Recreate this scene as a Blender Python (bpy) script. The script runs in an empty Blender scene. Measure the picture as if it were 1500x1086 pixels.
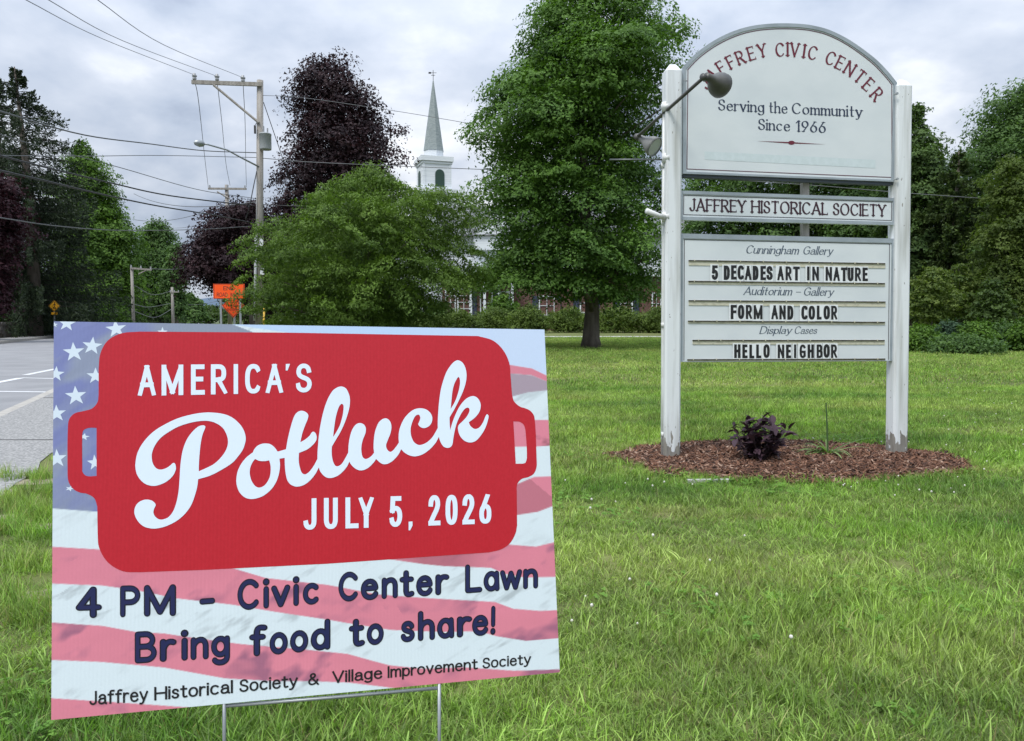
import bpy, math, random
import numpy as np
from mathutils import Vector, Matrix, geometry

SC = bpy.context.scene
COL = SC.collection
rnd = random.Random(7)
R = math.radians

# ---------------------------------------------------------------- camera
F = 1100.0
PITCH = math.atan(75 / F)
EYE = Vector((0, 0, 1.0))
cam_d = bpy.data.cameras.new('camera')
cam_d.sensor_width = 36.0
cam_d.lens = 36.0 * F / 1500.0
cam_d.clip_start = 0.05
cam_d.clip_end = 9000
cam = bpy.data.objects.new('camera', cam_d)
cam.location = EYE
cam.rotation_euler = (R(90) - PITCH, 0, 0)
COL.objects.link(cam)
SC.camera = cam

# ---------------------------------------------------------------- sky and sun
SUN_EL, SUN_AZ = R(58), R(-35)          # azimuth: 0 = +Y, positive clockwise
SKY_GAIN = 1.0
world = bpy.data.worlds.new('World')
SC.world = world
world.use_nodes = True
nt = world.node_tree
nt.nodes.clear()
def N(t, tree=None, **kw):
    n = (tree or nt).nodes.new(t)
    for k, v in kw.items():
        setattr(n, k, v)
    return n
out = N('ShaderNodeOutputWorld')
bg_sky = N('ShaderNodeBackground'); bg_sky.inputs['Strength'].default_value = 0.07
sky = N('ShaderNodeTexSky', sky_type='NISHITA', sun_disc=False)
sky.sun_elevation = SUN_EL; sky.sun_rotation = SUN_AZ; sky.altitude = 300; sky.air_density = 1.2; sky.dust_density = 2.0
nt.links.new(sky.outputs[0], bg_sky.inputs['Color'])
tc = N('ShaderNodeTexCoord')
sep = N('ShaderNodeSeparateXYZ'); nt.links.new(tc.outputs['Generated'], sep.inputs[0])
def math_n(op, a, b=None, tree=None, clamp=False):
    t = tree or nt
    m = t.nodes.new('ShaderNodeMath'); m.operation = op; m.use_clamp = clamp
    for i, v in enumerate((a, b)):
        if v is None: continue
        if isinstance(v, (int, float)): m.inputs[i].default_value = v
        else: t.links.new(v, m.inputs[i])
    return m.outputs[0]
zc = math_n('MAXIMUM', sep.outputs['Z'], 0.0)
den = math_n('ADD', zc, 0.38)
cx = math_n('DIVIDE', sep.outputs['X'], den)
cy = math_n('DIVIDE', sep.outputs['Y'], den)
comb = N('ShaderNodeCombineXYZ')
nt.links.new(cx, comb.inputs[0]); nt.links.new(cy, comb.inputs[1])
comb.inputs[2].default_value = 3.1
n1 = N('ShaderNodeTexNoise'); n1.inputs['Scale'].default_value = 1.9; n1.inputs['Detail'].default_value = 7; n1.inputs['Roughness'].default_value = 0.52; n1.inputs['Distortion'].default_value = 0.25
n2 = N('ShaderNodeTexNoise'); n2.inputs['Scale'].default_value = 5.2; n2.inputs['Detail'].default_value = 6; n2.inputs['Roughness'].default_value = 0.5
nt.links.new(comb.outputs[0], n1.inputs['Vector']); nt.links.new(comb.outputs[0], n2.inputs['Vector'])
cl = math_n('ADD', math_n('MULTIPLY', n1.outputs[0], 0.68), math_n('MULTIPLY', n2.outputs[0], 0.32))
ramp = N('ShaderNodeValToRGB')
e = ramp.color_ramp.elements
e[0].position = 0.42; e[0].color = (0.27, 0.315, 0.405, 1)
e[1].position = 0.66; e[1].color = (0.70, 0.72, 0.755, 1)
m1 = e.new(0.47); m1.color = (0.35, 0.40, 0.49, 1)
m2 = e.new(0.56); m2.color = (0.47, 0.51, 0.585, 1)
nt.links.new(cl, ramp.inputs[0])
# an overcast sky is brighter overhead than at the horizon (CIE overcast)
grad = math_n('ADD', math_n('MULTIPLY', math_n('POWER', zc, 1.7), 1.75), 0.74)
bg_cl = N('ShaderNodeBackground')
nt.links.new(ramp.outputs[0], bg_cl.inputs['Color'])
nt.links.new(grad, bg_cl.inputs['Strength'])
mix = N('ShaderNodeMixShader'); mix.inputs[0].default_value = 0.93
nt.links.new(bg_sky.outputs[0], mix.inputs[1]); nt.links.new(bg_cl.outputs[0], mix.inputs[2])
nt.links.new(mix.outputs[0], out.inputs['Surface'])

sd = bpy.data.lights.new('sun', 'SUN'); sd.energy = 1.5; sd.angle = R(18); sd.color = (1.0, 0.965, 0.91)
sun = bpy.data.objects.new('sun', sd)
sdir = Vector((math.sin(SUN_AZ) * math.cos(SUN_EL), math.cos(SUN_AZ) * math.cos(SUN_EL), math.sin(SUN_EL)))
# the sun stands behind the camera's left shoulder
sdir = Vector((sdir.x, -sdir.y, sdir.z))
sky.sun_rotation = math.atan2(sdir.x, sdir.y)
sun.rotation_euler = sdir.to_track_quat('Z', 'Y').to_euler()
COL.objects.link(sun)

vs = SC.view_settings
vs.view_transform = 'Standard'; vs.look = 'None'; vs.exposure = 0.85; vs.gamma = 1.0; vs.use_curve_mapping = False
SC.cycles.max_bounces = 6; SC.cycles.diffuse_bounces = 3
SC.cycles.transparent_max_bounces = 8
SC.cycles.use_denoising = True

# ---------------------------------------------------------------- pixel rays (only used to find where things stand)
FW = Vector((0, math.cos(PITCH), -math.sin(PITCH))); UP = Vector((0, math.sin(PITCH), math.cos(PITCH)))
def ray(px, py):
    return Vector((1, 0, 0)) * ((px - 750) / F) + UP * (-(py - 543) / F) + FW
def at(px, py, Y):
    d = ray(px, py); return EYE + d * (Y / d.y)
def ground(px, py, z=0.0):
    d = ray(px, py); return EYE + d * ((z - 1.0) / d.z)
def on_plane(px, py, o, n):
    d = ray(px, py); return EYE + d * ((o - EYE).dot(n) / d.dot(n))

# ---------------------------------------------------------------- materials
MATS = {}
def srgb(r, g, b):
    f = lambda c: (c / 255 / 12.92) if c / 255 <= .04045 else ((c / 255 + .055) / 1.055) ** 2.4
    return (f(r), f(g), f(b), 1)
def mat(name, color=(.5, .5, .5, 1), rough=.7, metal=0.0, noise=None, bump=None, spec=None, coords='Object', attr=None, transl=0.0):
    """noise = (scale, color2, contrast lo, hi, detail); bump = (scale, strength)"""
    if name in MATS: return MATS[name]
    m = bpy.data.materials.new(name); m.use_nodes = True
    t = m.node_tree; b = t.nodes['Principled BSDF']
    b.inputs['Base Color'].default_value = color if len(color) == 4 else (*color, 1)
    b.inputs['Roughness'].default_value = rough; b.inputs['Metallic'].default_value = metal
    if spec is not None: b.inputs['Specular IOR Level'].default_value = spec
    if noise or bump:
        tcn = t.nodes.new('ShaderNodeTexCoord')
    if noise:
        sc, c2, lo, hi, det = noise
        n = t.nodes.new('ShaderNodeTexNoise')
        mp = t.nodes.new('ShaderNodeMapping'); t.links.new(tcn.outputs[coords], mp.inputs[0])
        if isinstance(sc, tuple): mp.inputs['Scale'].default_value = sc; n.inputs['Scale'].default_value = 1
        else: n.inputs['Scale'].default_value = sc
        n.inputs['Detail'].default_value = det
        t.links.new(mp.outputs[0], n.inputs['Vector'])
        r = t.nodes.new('ShaderNodeValToRGB')
        r.color_ramp.elements[0].position = lo; r.color_ramp.elements[1].position = hi
        r.color_ramp.elements[0].color = b.inputs['Base Color'].default_value
        r.color_ramp.elements[1].color = c2 if len(c2) == 4 else (*c2, 1)
        t.links.new(n.outputs[0], r.inputs[0]); t.links.new(r.outputs[0], b.inputs['Base Color'])
    if bump:
        n = t.nodes.new('ShaderNodeTexNoise'); n.inputs['Scale'].default_value = bump[0]; n.inputs['Detail'].default_value = 5
        t.links.new(tcn.outputs[coords], n.inputs['Vector'])
        bn = t.nodes.new('ShaderNodeBump'); bn.inputs['Strength'].default_value = bump[1]; bn.inputs['Distance'].default_value = 0.02
        t.links.new(n.outputs[0], bn.inputs['Height']); t.links.new(bn.outputs[0], b.inputs['Normal'])
    MATS[name] = m
    return m
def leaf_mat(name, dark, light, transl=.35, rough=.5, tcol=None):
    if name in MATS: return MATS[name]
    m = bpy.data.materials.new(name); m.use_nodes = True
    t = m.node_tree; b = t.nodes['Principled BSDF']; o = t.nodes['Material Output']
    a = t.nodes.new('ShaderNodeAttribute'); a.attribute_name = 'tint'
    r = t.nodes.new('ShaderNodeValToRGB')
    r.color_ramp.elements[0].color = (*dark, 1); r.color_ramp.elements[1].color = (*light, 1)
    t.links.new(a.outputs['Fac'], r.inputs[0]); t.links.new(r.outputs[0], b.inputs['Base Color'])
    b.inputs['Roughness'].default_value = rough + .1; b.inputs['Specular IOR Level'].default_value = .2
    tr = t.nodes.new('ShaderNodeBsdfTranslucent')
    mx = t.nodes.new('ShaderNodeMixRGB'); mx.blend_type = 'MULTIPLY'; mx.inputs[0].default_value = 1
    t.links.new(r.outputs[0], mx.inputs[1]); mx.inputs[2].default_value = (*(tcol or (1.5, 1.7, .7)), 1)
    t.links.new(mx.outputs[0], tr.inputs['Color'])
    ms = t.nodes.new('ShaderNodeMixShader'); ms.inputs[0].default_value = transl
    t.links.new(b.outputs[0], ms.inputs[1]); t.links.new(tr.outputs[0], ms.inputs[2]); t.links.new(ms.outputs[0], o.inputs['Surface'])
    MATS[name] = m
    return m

# ---------------------------------------------------------------- objects
def tag(o, label=None, cat=None, group=None, kind=None):
    if label: o['label'] = label
    if cat: o['category'] = cat
    if group: o['group'] = group
    if kind: o['kind'] = kind
    return o
def thing(name, label, cat, loc=(0, 0, 0), group=None):
    o = bpy.data.objects.new(name, None); COL.objects.link(o)
    o.location = loc; o.empty_display_size = .1
    return tag(o, label, cat, group)
class MB:
    def __init__(s): s.v = []; s.f = []; s.m = []
    def add(s, v, f, mi=0):
        k = len(s.v); s.v += [tuple(p) for p in v]; s.f += [tuple(i + k for i in q) for q in f]; s.m += [mi] * len(f); return s
    def box(s, c, d, mi=0, rot=None):
        x, y, z = [q / 2 for q in d]
        vs_ = [Vector(p) for p in ((-x, -y, -z), (x, -y, -z), (x, y, -z), (-x, y, -z), (-x, -y, z), (x, -y, z), (x, y, z), (-x, y, z))]
        if rot is not None: vs_ = [rot @ p for p in vs_]
        c = Vector(c)
        return s.add([c + p for p in vs_], [(0, 3, 2, 1), (4, 5, 6, 7), (0, 1, 5, 4), (1, 2, 6, 5), (2, 3, 7, 6), (3, 0, 4, 7)], mi)
    def tube(s, pts, rad, n=8, mi=0, cap=True):
        pts = [Vector(p) for p in pts]; k = len(pts)
        rads = rad if isinstance(rad, (list, tuple)) else [rad] * k
        rings = []; ref = None
        for i, p in enumerate(pts):
            t = (pts[min(i + 1, k - 1)] - pts[max(i - 1, 0)]).normalized()
            if ref is None:
                ref = Vector((0, 0, 1)) if abs(t.z) < .9 else Vector((1, 0, 0))
            u = t.cross(ref).normalized(); w = u.cross(t).normalized(); ref = w
            rings.append([p + (u * math.cos(2 * math.pi * j / n) + w * math.sin(2 * math.pi * j / n)) * rads[i] for j in range(n)])
        v = [q for r_ in rings for q in r_]
        f = [(i * n + j, i * n + (j + 1) % n, (i + 1) * n + (j + 1) % n, (i + 1) * n + j) for i in range(k - 1) for j in range(n)]
        if cap: f += [tuple(range(n))[::-1], tuple((k - 1) * n + j for j in range(n))]
        return s.add(v, f, mi)
    def lathe(s, o, axis, prof, n=20, mi=0):
        o = Vector(o); a = Vector(axis).normalized(); u = a.orthogonal().normalized(); w = a.cross(u)
        v = [o + a * h + (u * math.cos(2 * math.pi * j / n) + w * math.sin(2 * math.pi * j / n)) * r_ for h, r_ in prof for j in range(n)]
        f = [(i * n + j, i * n + (j + 1) % n, (i + 1) * n + (j + 1) % n, (i + 1) * n + j) for i in range(len(prof) - 1) for j in range(n)]
        return s.add(v, f, mi)
    def prism(s, poly, d, mi=0):
        """closed 3D polygon list extruded by vector d"""
        k = len(poly); d = Vector(d); p = [Vector(q) for q in poly]
        v = p + [q + d for q in p]
        f = [tuple(range(k)), tuple(range(2 * k - 1, k - 1, -1))] + [(i, k + i, k + (i + 1) % k, (i + 1) % k) for i in range(k)]
        return s.add(v, f, mi)
    def build(s, name, mats, parent=None, smooth=False):
        me = bpy.data.meshes.new(name)
        off = parent_world(parent) if parent is not None else Vector((0, 0, 0))
        me.from_pydata([(p[0] - off.x, p[1] - off.y, p[2] - off.z) for p in s.v], [], s.f)
        if not isinstance(mats, (list, tuple)): mats = [mats]
        for m in mats: me.materials.append(m)
        if len(mats) > 1: me.polygons.foreach_set('material_index', s.m)
        if smooth: me.polygons.foreach_set('use_smooth', [True] * len(me.polygons))
        me.update()
        o = bpy.data.objects.new(name, me); COL.objects.link(o)
        if parent is not None: o.parent = parent
        return o
def parent_world(p):
    v = Vector((0, 0, 0))
    while p is not None:
        v = v + Vector(p.location); p = p.parent
    return v
def recalc(o):
    import bmesh
    bm = bmesh.new(); bm.from_mesh(o.data); bmesh.ops.recalc_face_normals(bm, faces=bm.faces); bm.to_mesh(o.data); bm.free(); return o
def np_mesh(name, V, Fq, mats, parent=None, tint=None, nside=4):
    me = bpy.data.meshes.new(name)
    off = np.array(parent_world(parent)) if parent is not None else np.zeros(3)
    V = V - off
    me.vertices.add(len(V)); me.vertices.foreach_set('co', V.astype(np.float32).ravel())
    nf = len(Fq); me.loops.add(nf * nside); me.loops.foreach_set('vertex_index', Fq.astype(np.int32).ravel())
    me.polygons.add(nf); me.polygons.foreach_set('loop_start', np.arange(0, nf * nside, nside, dtype=np.int32))
    me.polygons.foreach_set('loop_total', np.full(nf, nside, dtype=np.int32))
    if tint is not None:
        a = me.attributes.new('tint', 'FLOAT', 'POINT'); a.data.foreach_set('value', tint.astype(np.float32))
    for m in (mats if isinstance(mats, (list, tuple)) else [mats]): me.materials.append(m)
    me.update(calc_edges=True)
    o = bpy.data.objects.new(name, me); COL.objects.link(o)
    if parent is not None: o.parent = parent
    return o
# ---------------------------------------------------------------- lettering: stroke skeletons turned into flat outlines
GL = {
 'A': (.72, "M0,0 L.36,1|M.36,1 L.72,0|M.13,.33 L.59,.33"),
 'B': (.58, "M0,0 L0,1|M0,1 L.28,1 A.28,.76,.24,.24,90,-90 L0,.52|M0,.52 L.3,.52 A.3,.26,.27,.26,90,-90 L0,0"),
 'C': (.7, "A.38,.5,.36,.5,42,318"),
 'D': (.68, "M0,0 L0,1|M0,1 L.24,1 A.24,.5,.42,.5,90,-90 L0,0"),
 'E': (.5, "M0,0 L0,1|M0,1 L.5,1|M0,.52 L.43,.52|M0,0 L.52,0"),
 'F': (.48, "M0,0 L0,1|M0,1 L.48,1|M0,.52 L.42,.52"),
 'G': (.72, "A.38,.5,.36,.5,42,330|M.69,.12 L.69,.46|M.42,.46 L.69,.46"),
 'H': (.68, "M0,0 L0,1|M.68,0 L.68,1|M0,.52 L.68,.52"),
 'I': (.02, "M.01,0 L.01,1"),
 'J': (.4, "M.38,1 L.38,.26 A.19,.26,.19,.26,0,-165"),
 'L': (.48, "M0,0 L0,1|M0,0 L.48,0"),
 'M': (.84, "M.03,0 L.03,1|M.03,1 L.42,.06|M.42,.06 L.81,1|M.81,1 L.81,0"),
 'N': (.68, "M0,0 L0,1|M0,1 L.68,0|M.68,0 L.68,1"),
 'O': (.76, "A.38,.5,.38,.5,0,360"),
 'P': (.54, "M0,0 L0,1|M0,1 L.26,1 A.26,.73,.27,.27,90,-90 L0,.46"),
 'R': (.6, "M0,0 L0,1|M0,1 L.26,1 A.26,.74,.27,.26,90,-90 L0,.48|M.26,.48 L.6,0"),
 'S': (.5, "M.46,.8 C.43,1.07 .03,1.07 .03,.75 C.03,.44 .49,.58 .49,.26 C.49,-.08 .04,-.07 .01,.21"),
 'T': (.62, "M.31,0 L.31,1|M0,1 L.62,1"),
 'U': (.64, "M0,1 L0,.3 A.32,.3,.32,.3,180,360 L.64,1"),
 'V': (.68, "M0,1 L.34,0|M.34,0 L.68,1"),
 'W': (.96, "M0,1 L.24,0|M.24,0 L.48,1|M.48,1 L.72,0|M.72,0 L.96,1"),
 'K': (.62, "M0,0 L0,1|M0,.4 L.55,1|M.2,.6 L.62,0"),
 'Y': (.64, "M0,1 L.32,.45|M.64,1 L.32,.45|M.32,.45 L.32,0"),
 '0': (.5, "A.25,.5,.24,.5,0,360"),
 '1': (.26, "M0,.8 L.22,1|M.22,1 L.22,0"),
 '2': (.48, "M.02,.74 C.04,1.1 .46,1.1 .46,.74 C.46,.52 .14,.28 .02,0|M.02,0 L.48,0"),
 '4': (.5, "M.38,0 L.38,1|M.38,1 L0,.3|M0,.3 L.52,.3"),
 '5': (.48, "M.42,1 L.08,1|M.08,1 L.05,.54|M.05,.54 C.2,.7 .47,.64 .47,.33 C.47,-.08 .07,-.1 .01,.18"),
 '6': (.48, "M.36,1 L.06,.46|A.25,.3,.23,.3,0,360"),
 '9': (.48, "M.1,0 L.4,.5|A.25,.71,.23,.29,0,360|M.4,.5 C.46,.6 .48,.66 .48,.71"),
 '&': (.66, "M.66,0 L.16,.7 C.08,.86 .2,1 .31,1 C.45,1 .5,.8 .37,.68 C.28,.6 .02,.5 .02,.26 C.02,-.1 .52,-.08 .62,.42"),
 '!': (.06, "M.05,.32 L.06,1|D.04,.02"),
 "'": (.1, "M.02,.74 L.1,1"), ',': (.1, "M0,-.14 L.08,.04"), '-': (.4, "M0,.36 L.4,.36"), '~': (.5, "M0,.4 L.5,.4"),
 'a': (.46, "M.05,.5 C.08,.71 .42,.72 .42,.46 L.42,.12 C.42,.04 .44,.01 .48,0|M.42,.38 C.1,.4 .01,.3 .01,.17 C.01,-.06 .34,-.05 .42,.16"),
 'ä': (.46, "A.22,.33,.22,.33,0,360|M.44,.66 L.46,0"),
 'c': (.46, "A.25,.33,.24,.33,48,312"),
 'd': (.46, "A.22,.33,.22,.33,0,360|M.45,1 L.45,0"),
 'e': (.46, "M.02,.37 L.45,.37 C.45,.76 .01,.76 .01,.33 C.01,-.07 .37,-.09 .45,.13"),
 'f': (.34, "M.13,0 L.13,.76 C.13,.98 .2,1.02 .35,.98|M0,.64 L.3,.64"),
 'g': (.46, "A.22,.35,.22,.31,0,360|M.45,.66 L.45,-.06 C.45,-.36 .1,-.36 .03,-.2"),
 'h': (.42, "M0,0 L0,1|M0,.4 C.06,.72 .41,.78 .41,.4 L.41,0"),
 'i': (.02, "M.01,0 L.01,.66|D.01,.93"),
 'l': (.02, "M.01,0 L.01,1"),
 'm': (.68, "M0,0 L0,.66|M0,.4 C.05,.72 .34,.78 .34,.4 L.34,0|M.34,.4 C.39,.72 .68,.78 .68,.4 L.68,0"),
 'n': (.42, "M0,0 L0,.66|M0,.4 C.06,.72 .41,.78 .41,.4 L.41,0"),
 'o': (.48, "A.24,.33,.24,.33,0,360"),
 'p': (.46, "M0,.66 L0,-.32|A.24,.33,.22,.33,0,360"),
 'r': (.28, "M0,0 L0,.66|M0,.38 C.05,.6 .16,.7 .28,.63"),
 's': (.36, "M.33,.53 C.3,.7 .03,.7 .03,.5 C.03,.3 .35,.38 .35,.17 C.35,-.05 .03,-.05 .01,.13"),
 't': (.32, "M.13,.9 L.13,.18 C.13,-.03 .22,-.02 .32,.03|M0,.64 L.3,.64"),
 'u': (.42, "M0,.66 L0,.25 C0,-.09 .34,-.07 .41,.25|M.41,.66 L.41,0"),
 'v': (.44, "M0,.66 L.22,0|M.22,0 L.44,.66"),
 'w': (.66, "M0,.66 L.16,0|M.16,0 L.33,.62|M.33,.62 L.5,0|M.5,0 L.66,.66"),
 'y': (.46, "M0,.66 L.23,.02|M.46,.66 L.2,-.12 C.14,-.3 .06,-.3 0,-.27"),
}
def parse(path, supern=2.0):
    out_ = []
    for st in path.split('|'):
        pts = []
        for tok in st.replace('M', ' M').replace('L', ' L').replace('C', ' C').replace('A', ' A').replace('D', ' D').split():
            if tok[0] in 'MLCAD': cmd, tok = tok[0], tok[1:]; buf = []
            nums = [float(q) for q in tok.split(',')]
            if cmd in 'ML': pts.append((nums[0], nums[1]))
            elif cmd == 'D': pts = [(nums[0], nums[1])]
            elif cmd == 'C':
                buf.append(nums)
                if len(buf) == 3:
                    p0 = pts[-1]; (a, b, c) = buf
                    for k in range(1, 13):
                        t = k / 12; u = 1 - t
                        pts.append(tuple(u**3 * p0[i] + 3*u*u*t * a[i] + 3*u*t*t * b[i] + t**3 * c[i] for i in (0, 1)))
                    buf = []
            elif cmd == 'A':
                x, y, rx, ry, a0, a1 = nums
                k = max(8, int(abs(a1 - a0) / 12))
                sg = lambda q: math.copysign(abs(q) ** (2 / supern), q)
                for j in range(k + 1):
                    a = R(a0 + (a1 - a0) * j / k)
                    pts.append((x + rx * sg(math.cos(a)), y + ry * sg(math.sin(a))))
        q = [pts[0]]
        for p in pts[1:]:
            if abs(p[0] - q[-1][0]) + abs(p[1] - q[-1][1]) > 1e-4: q.append(p)
        out_.append(q)
    return out_
def disc(c, r_, n=10):
    return [(c[0] + r_ * math.cos(2 * math.pi * j / n), c[1] + r_ * math.sin(2 * math.pi * j / n)) for j in range(n)]
def ccw(poly):
    s = sum(poly[i][0] * poly[(i + 1) % len(poly)][1] - poly[(i + 1) % len(poly)][0] * poly[i][1] for i in range(len(poly)))
    return poly if s > 0 else poly[::-1]
JR = random.Random(1)
def union(polys):
    """non-overlapping triangles that cover a set of convex polygons"""
    V = []; Fs = []
    for p in polys:
        p = ccw(p); k = len(V); V += [Vector((q[0] + JR.uniform(-1, 1) * 2e-4, q[1] + JR.uniform(-1, 1) * 2e-4)) for q in p]; Fs.append(list(range(k, k + len(p))))
    v, e_, f, ov, oe, of = geometry.delaunay_2d_cdt(V, [], Fs, 0, 1e-6)
    return [tuple(q) for q in v], [tri for tri, src in zip(f, of) if src]
def stroke_polys(pts, hw, cap, closed_tol=1e-3):
    """pts in final 2-D units; hw = function(direction angle) -> half width"""
    if len(pts) == 1:
        return [disc(pts[0], hw(math.pi / 2) * 1.25, 12)]
    P = [list(p) for p in pts]
    closed = math.dist(P[0], P[-1]) < closed_tol
    if cap == 'square' and not closed:
        for a, b in ((0, 1), (-1, -2)):
            dx, dy = P[a][0] - P[b][0], P[a][1] - P[b][1]; L = math.hypot(dx, dy); h = hw(math.atan2(dy, dx)) * 1.0
            P[a][0] += dx / L * h; P[a][1] += dy / L * h
    n = len(P); dirs = []
    for i in range(n - 1): dirs.append(math.atan2(P[i + 1][1] - P[i][1], P[i + 1][0] - P[i][0]))
    polys = []
    for i in range(n - 1):
        a = dirs[i]; h0 = hw(a); nx, ny = -math.sin(a), math.cos(a)
        p, q = P[i], P[i + 1]
        polys.append([(p[0] + nx * h0, p[1] + ny * h0), (p[0] - nx * h0, p[1] - ny * h0), (q[0] - nx * h0, q[1] - ny * h0), (q[0] + nx * h0, q[1] + ny * h0)])
        if i > 0: polys.append(disc(p, hw((dirs[i - 1] + a) / 2 if abs(dirs[i-1] - a) < 2 else a) * .995, 10))
    if closed: polys.append(disc(P[0], hw(dirs[0]) * .995, 10))
    elif cap == 'round':
        polys.append(disc(P[0], hw(dirs[0]), 12)); polys.append(disc(P[-1], hw(dirs[-1]), 12))
    return polys
STY = {   # stroke width / cap height, x-height, supern, cap
 'din': dict(w=.155, n=2.5, cap='square', gap=.2),
 'board': dict(w=.195, n=2.6, cap='square', gap=.2),
 'comic': dict(w=.17, n=2, cap='round', gap=.2, xh=.66),
 'arial': dict(w=.135, n=2.2, cap='square', gap=.19, xh=.72),
 'serif': dict(w=.15, thin=.055, cap='square', gap=.23, xh=.62, serif=.095),
 'italic': dict(w=.115, thin=.05, cap='square', gap=.17, xh=.62, shear=.24, serif=.04),
}
def glyph(ch, style, extra=0.0, box=None):
    """polygons of a glyph in cap-height units: x from 0 to its width. box=(w,h) fits the outline exactly in that box"""
    st = STY[style]; w, path = GL[ch]
    low = ch.islower(); xh = st.get('xh', .66)
    S = parse(path, st.get('n', 2))
    wd = st['w'] * (.86 if style == 'board' and ch in 'NMBRAG' else 1)
    def fy(y):
        if not low: return y
        if y < 0: return y * .9
        if y <= .66: return y * xh / .66
        return xh + (y - .66) / .34 * (1.02 - xh)
    thin = st.get('thin')
    if thin:
        ph = R(22)
        hw = lambda a: (thin + (wd - thin) * math.sin(a - ph) ** 2) / 2 + extra
    else: hw = lambda a: wd / 2 + extra
    h0 = wd / 2
    wsc = 1.0
    if box:
        xs = [p[0] for q in S for p in q]; x0, x1 = min(xs), max(xs)
        ys = [p[1] for q in S for p in q]
        bw, bh = box
        if x1 - x0 > .05: T = lambda p: (h0 + (p[0] - x0) / (x1 - x0) * max(bw - 2 * h0, .01), h0 + p[1] * (bh - 2 * h0))
        else: T = lambda p: (bw / 2, h0 + p[1] * (bh - 2 * h0))
    elif thin:
        T = lambda p: (p[0], fy(p[1]))
    else:
        T = lambda p: (p[0], h0 + fy(p[1]) * (1 - 2 * h0))
    polys = []
    for q in S:
        P = [T(p) for p in q]
        polys += stroke_polys(P, hw, st['cap'])
        if st.get('serif') and len(P) > 1:
            s = st['serif'] + extra; th = .05 + 2 * extra
            for a, b in ((0, 1), (-1, -2)):
                (x, y), (x2, y2) = P[a], P[b]; oy = q[a][1]
                dx, dy = x2 - x, y2 - y
                if abs(dy) > abs(dx) * .8 and (abs(oy) < .01 or abs(oy - 1) < .01 or (low and abs(oy - .66) < .01)) and ch not in 'MN' or (ch in 'MN' and abs(dx) < .01):
                    if ch in 'A' and oy > .5 or ch in 'V' and oy < .5 or ch in 'vwy' and oy < .3 or (ch == 'N' and oy == 0 and x > .3) or ch == '4' or (ch in 'tf' and oy > .6): continue
                    l, r_ = (s * 1.25, s * 1.25)
                    if low and oy > .5 and ch not in 'vwy': r_ = .02
                    if style == 'italic' and not low: l = r_ = s
                    sgn = 1 if y2 > y else -1
                    polys.append([(x - l - wd * .2, y), (x + r_ + wd * .2, y), (x + r_ + wd * .2, y + sgn * th), (x - l - wd * .2, y + sgn * th)])
                if abs(dx) > abs(dy) * 3 and not low and ch in 'EFLT' and (abs(oy) < .01 or abs(oy - 1) < .01) and (ch == 'T' or q[a][0] > .2):
                    sgn = 1 if oy < .5 else -1; v = .17
                    polys.append([(x - .03, y), (x + .03, y), (x + .03, y + sgn * v), (x - .02, y + sgn * v)])
    sh = st.get('shear', 0)
    if box and st['cap'] == 'square':
        lo = 0 if min(p[1] for q in S for p in q) > -.02 else -1
        polys = [[(min(max(x, -extra), box[0] + extra), min(max(y, lo - extra), box[1] + extra)) for x, y in p] for p in polys]
        polys = [p for p in polys if area(p) > 1e-6]
    if sh: polys = [[(x + y * sh, y) for x, y in p] for p in polys]
    return polys, w
def area(p):
    return abs(sum(p[i][0] * p[(i + 1) % len(p)][1] - p[(i + 1) % len(p)][0] * p[i][1] for i in range(len(p)))) / 2
def word_polys(text, style, extra=0.0):
    x = 0; out_ = []
    for ch in text:
        if ch == ' ': x += .3; continue
        p, w = glyph(ch, style, extra)
        g = STY[style]['gap']
        out_.append([[(a + x, b) for a, b in q] for q in p]); x += w + g
    return out_, x - STY[style]['gap']
class Print:
    """flat lettering on a plane; everything is laid out on the plane through surface coordinates measured from the sign"""
    def __init__(s, o, n, split=False): s.o = o; s.n = n; s.mb = MB(); s.split = split; s.items = []
    def build(s, name, m, parent):
        return [x.build(name, m, parent) for x in s.items if x.v]
    def put(s, polys2d, conv, e, mi=0):
        v, f = union(polys2d)
        if s.split: s.mb = MB(); s.items.append(s.mb)
        P = []
        for p in v:
            a, b = conv(p); P.append(on_plane(a, b, s.o, s.n) + s.n * e)
        s.mb.add(P, f, mi)
    def raw(s, v, f, e, mi=0):
        s.mb.add([on_plane(a, b, s.o, s.n) + s.n * e for a, b in v], f, mi)
    def word(s, text, style, x0, x1, base, cap, e, mi=0, extra=0.0, natural=False):
        """base, cap: functions of x giving baseline y and cap height in photo units"""
        ws, W = word_polys(text, style, extra)
        h = STY[style]['w'] / 2 * (0 if STY[style].get('thin') else 1)
        k = (x1 - x0) / (W + 2 * h)
        for polys in ws:
            def conv(p):
                x = x0 + (p[0] + h) * k
                return x, base(x) - p[1] * cap(x)
            s.put(polys, conv, e, mi)
    def letter(s, ch, style, x0, x1, yb0, yb1, yt0, yt1, e, mi=0, extra=0.0):
        """fit one letter into the quad x0..x1, baseline y yb0/yb1 (left/right), top yt0/yt1"""
        H = abs(yb0 - yt0); w = (x1 - x0) / H
        polys, _ = glyph(ch, style, extra, box=(w, 1.0))
        def conv(p):
            t = p[0] / w; return x0 + p[0] * H, (yb0 + (yb1 - yb0) * t) * (1 - p[1]) + (yt0 + (yt1 - yt0) * t) * p[1]
        s.put(polys, conv, e, mi)
def lerpf(pts):
    xs = [p[0] for p in pts]; ys = [p[1] for p in pts]
    return lambda x: float(np.interp(x, xs, ys)) if xs[0] <= x <= xs[-1] else (ys[0] + (x - xs[0]) * (ys[1] - ys[0]) / (xs[1] - xs[0]) if x < xs[0] else ys[-1] + (x - xs[-1]) * (ys[-1] - ys[-2]) / (xs[-1] - xs[-2]))
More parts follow.
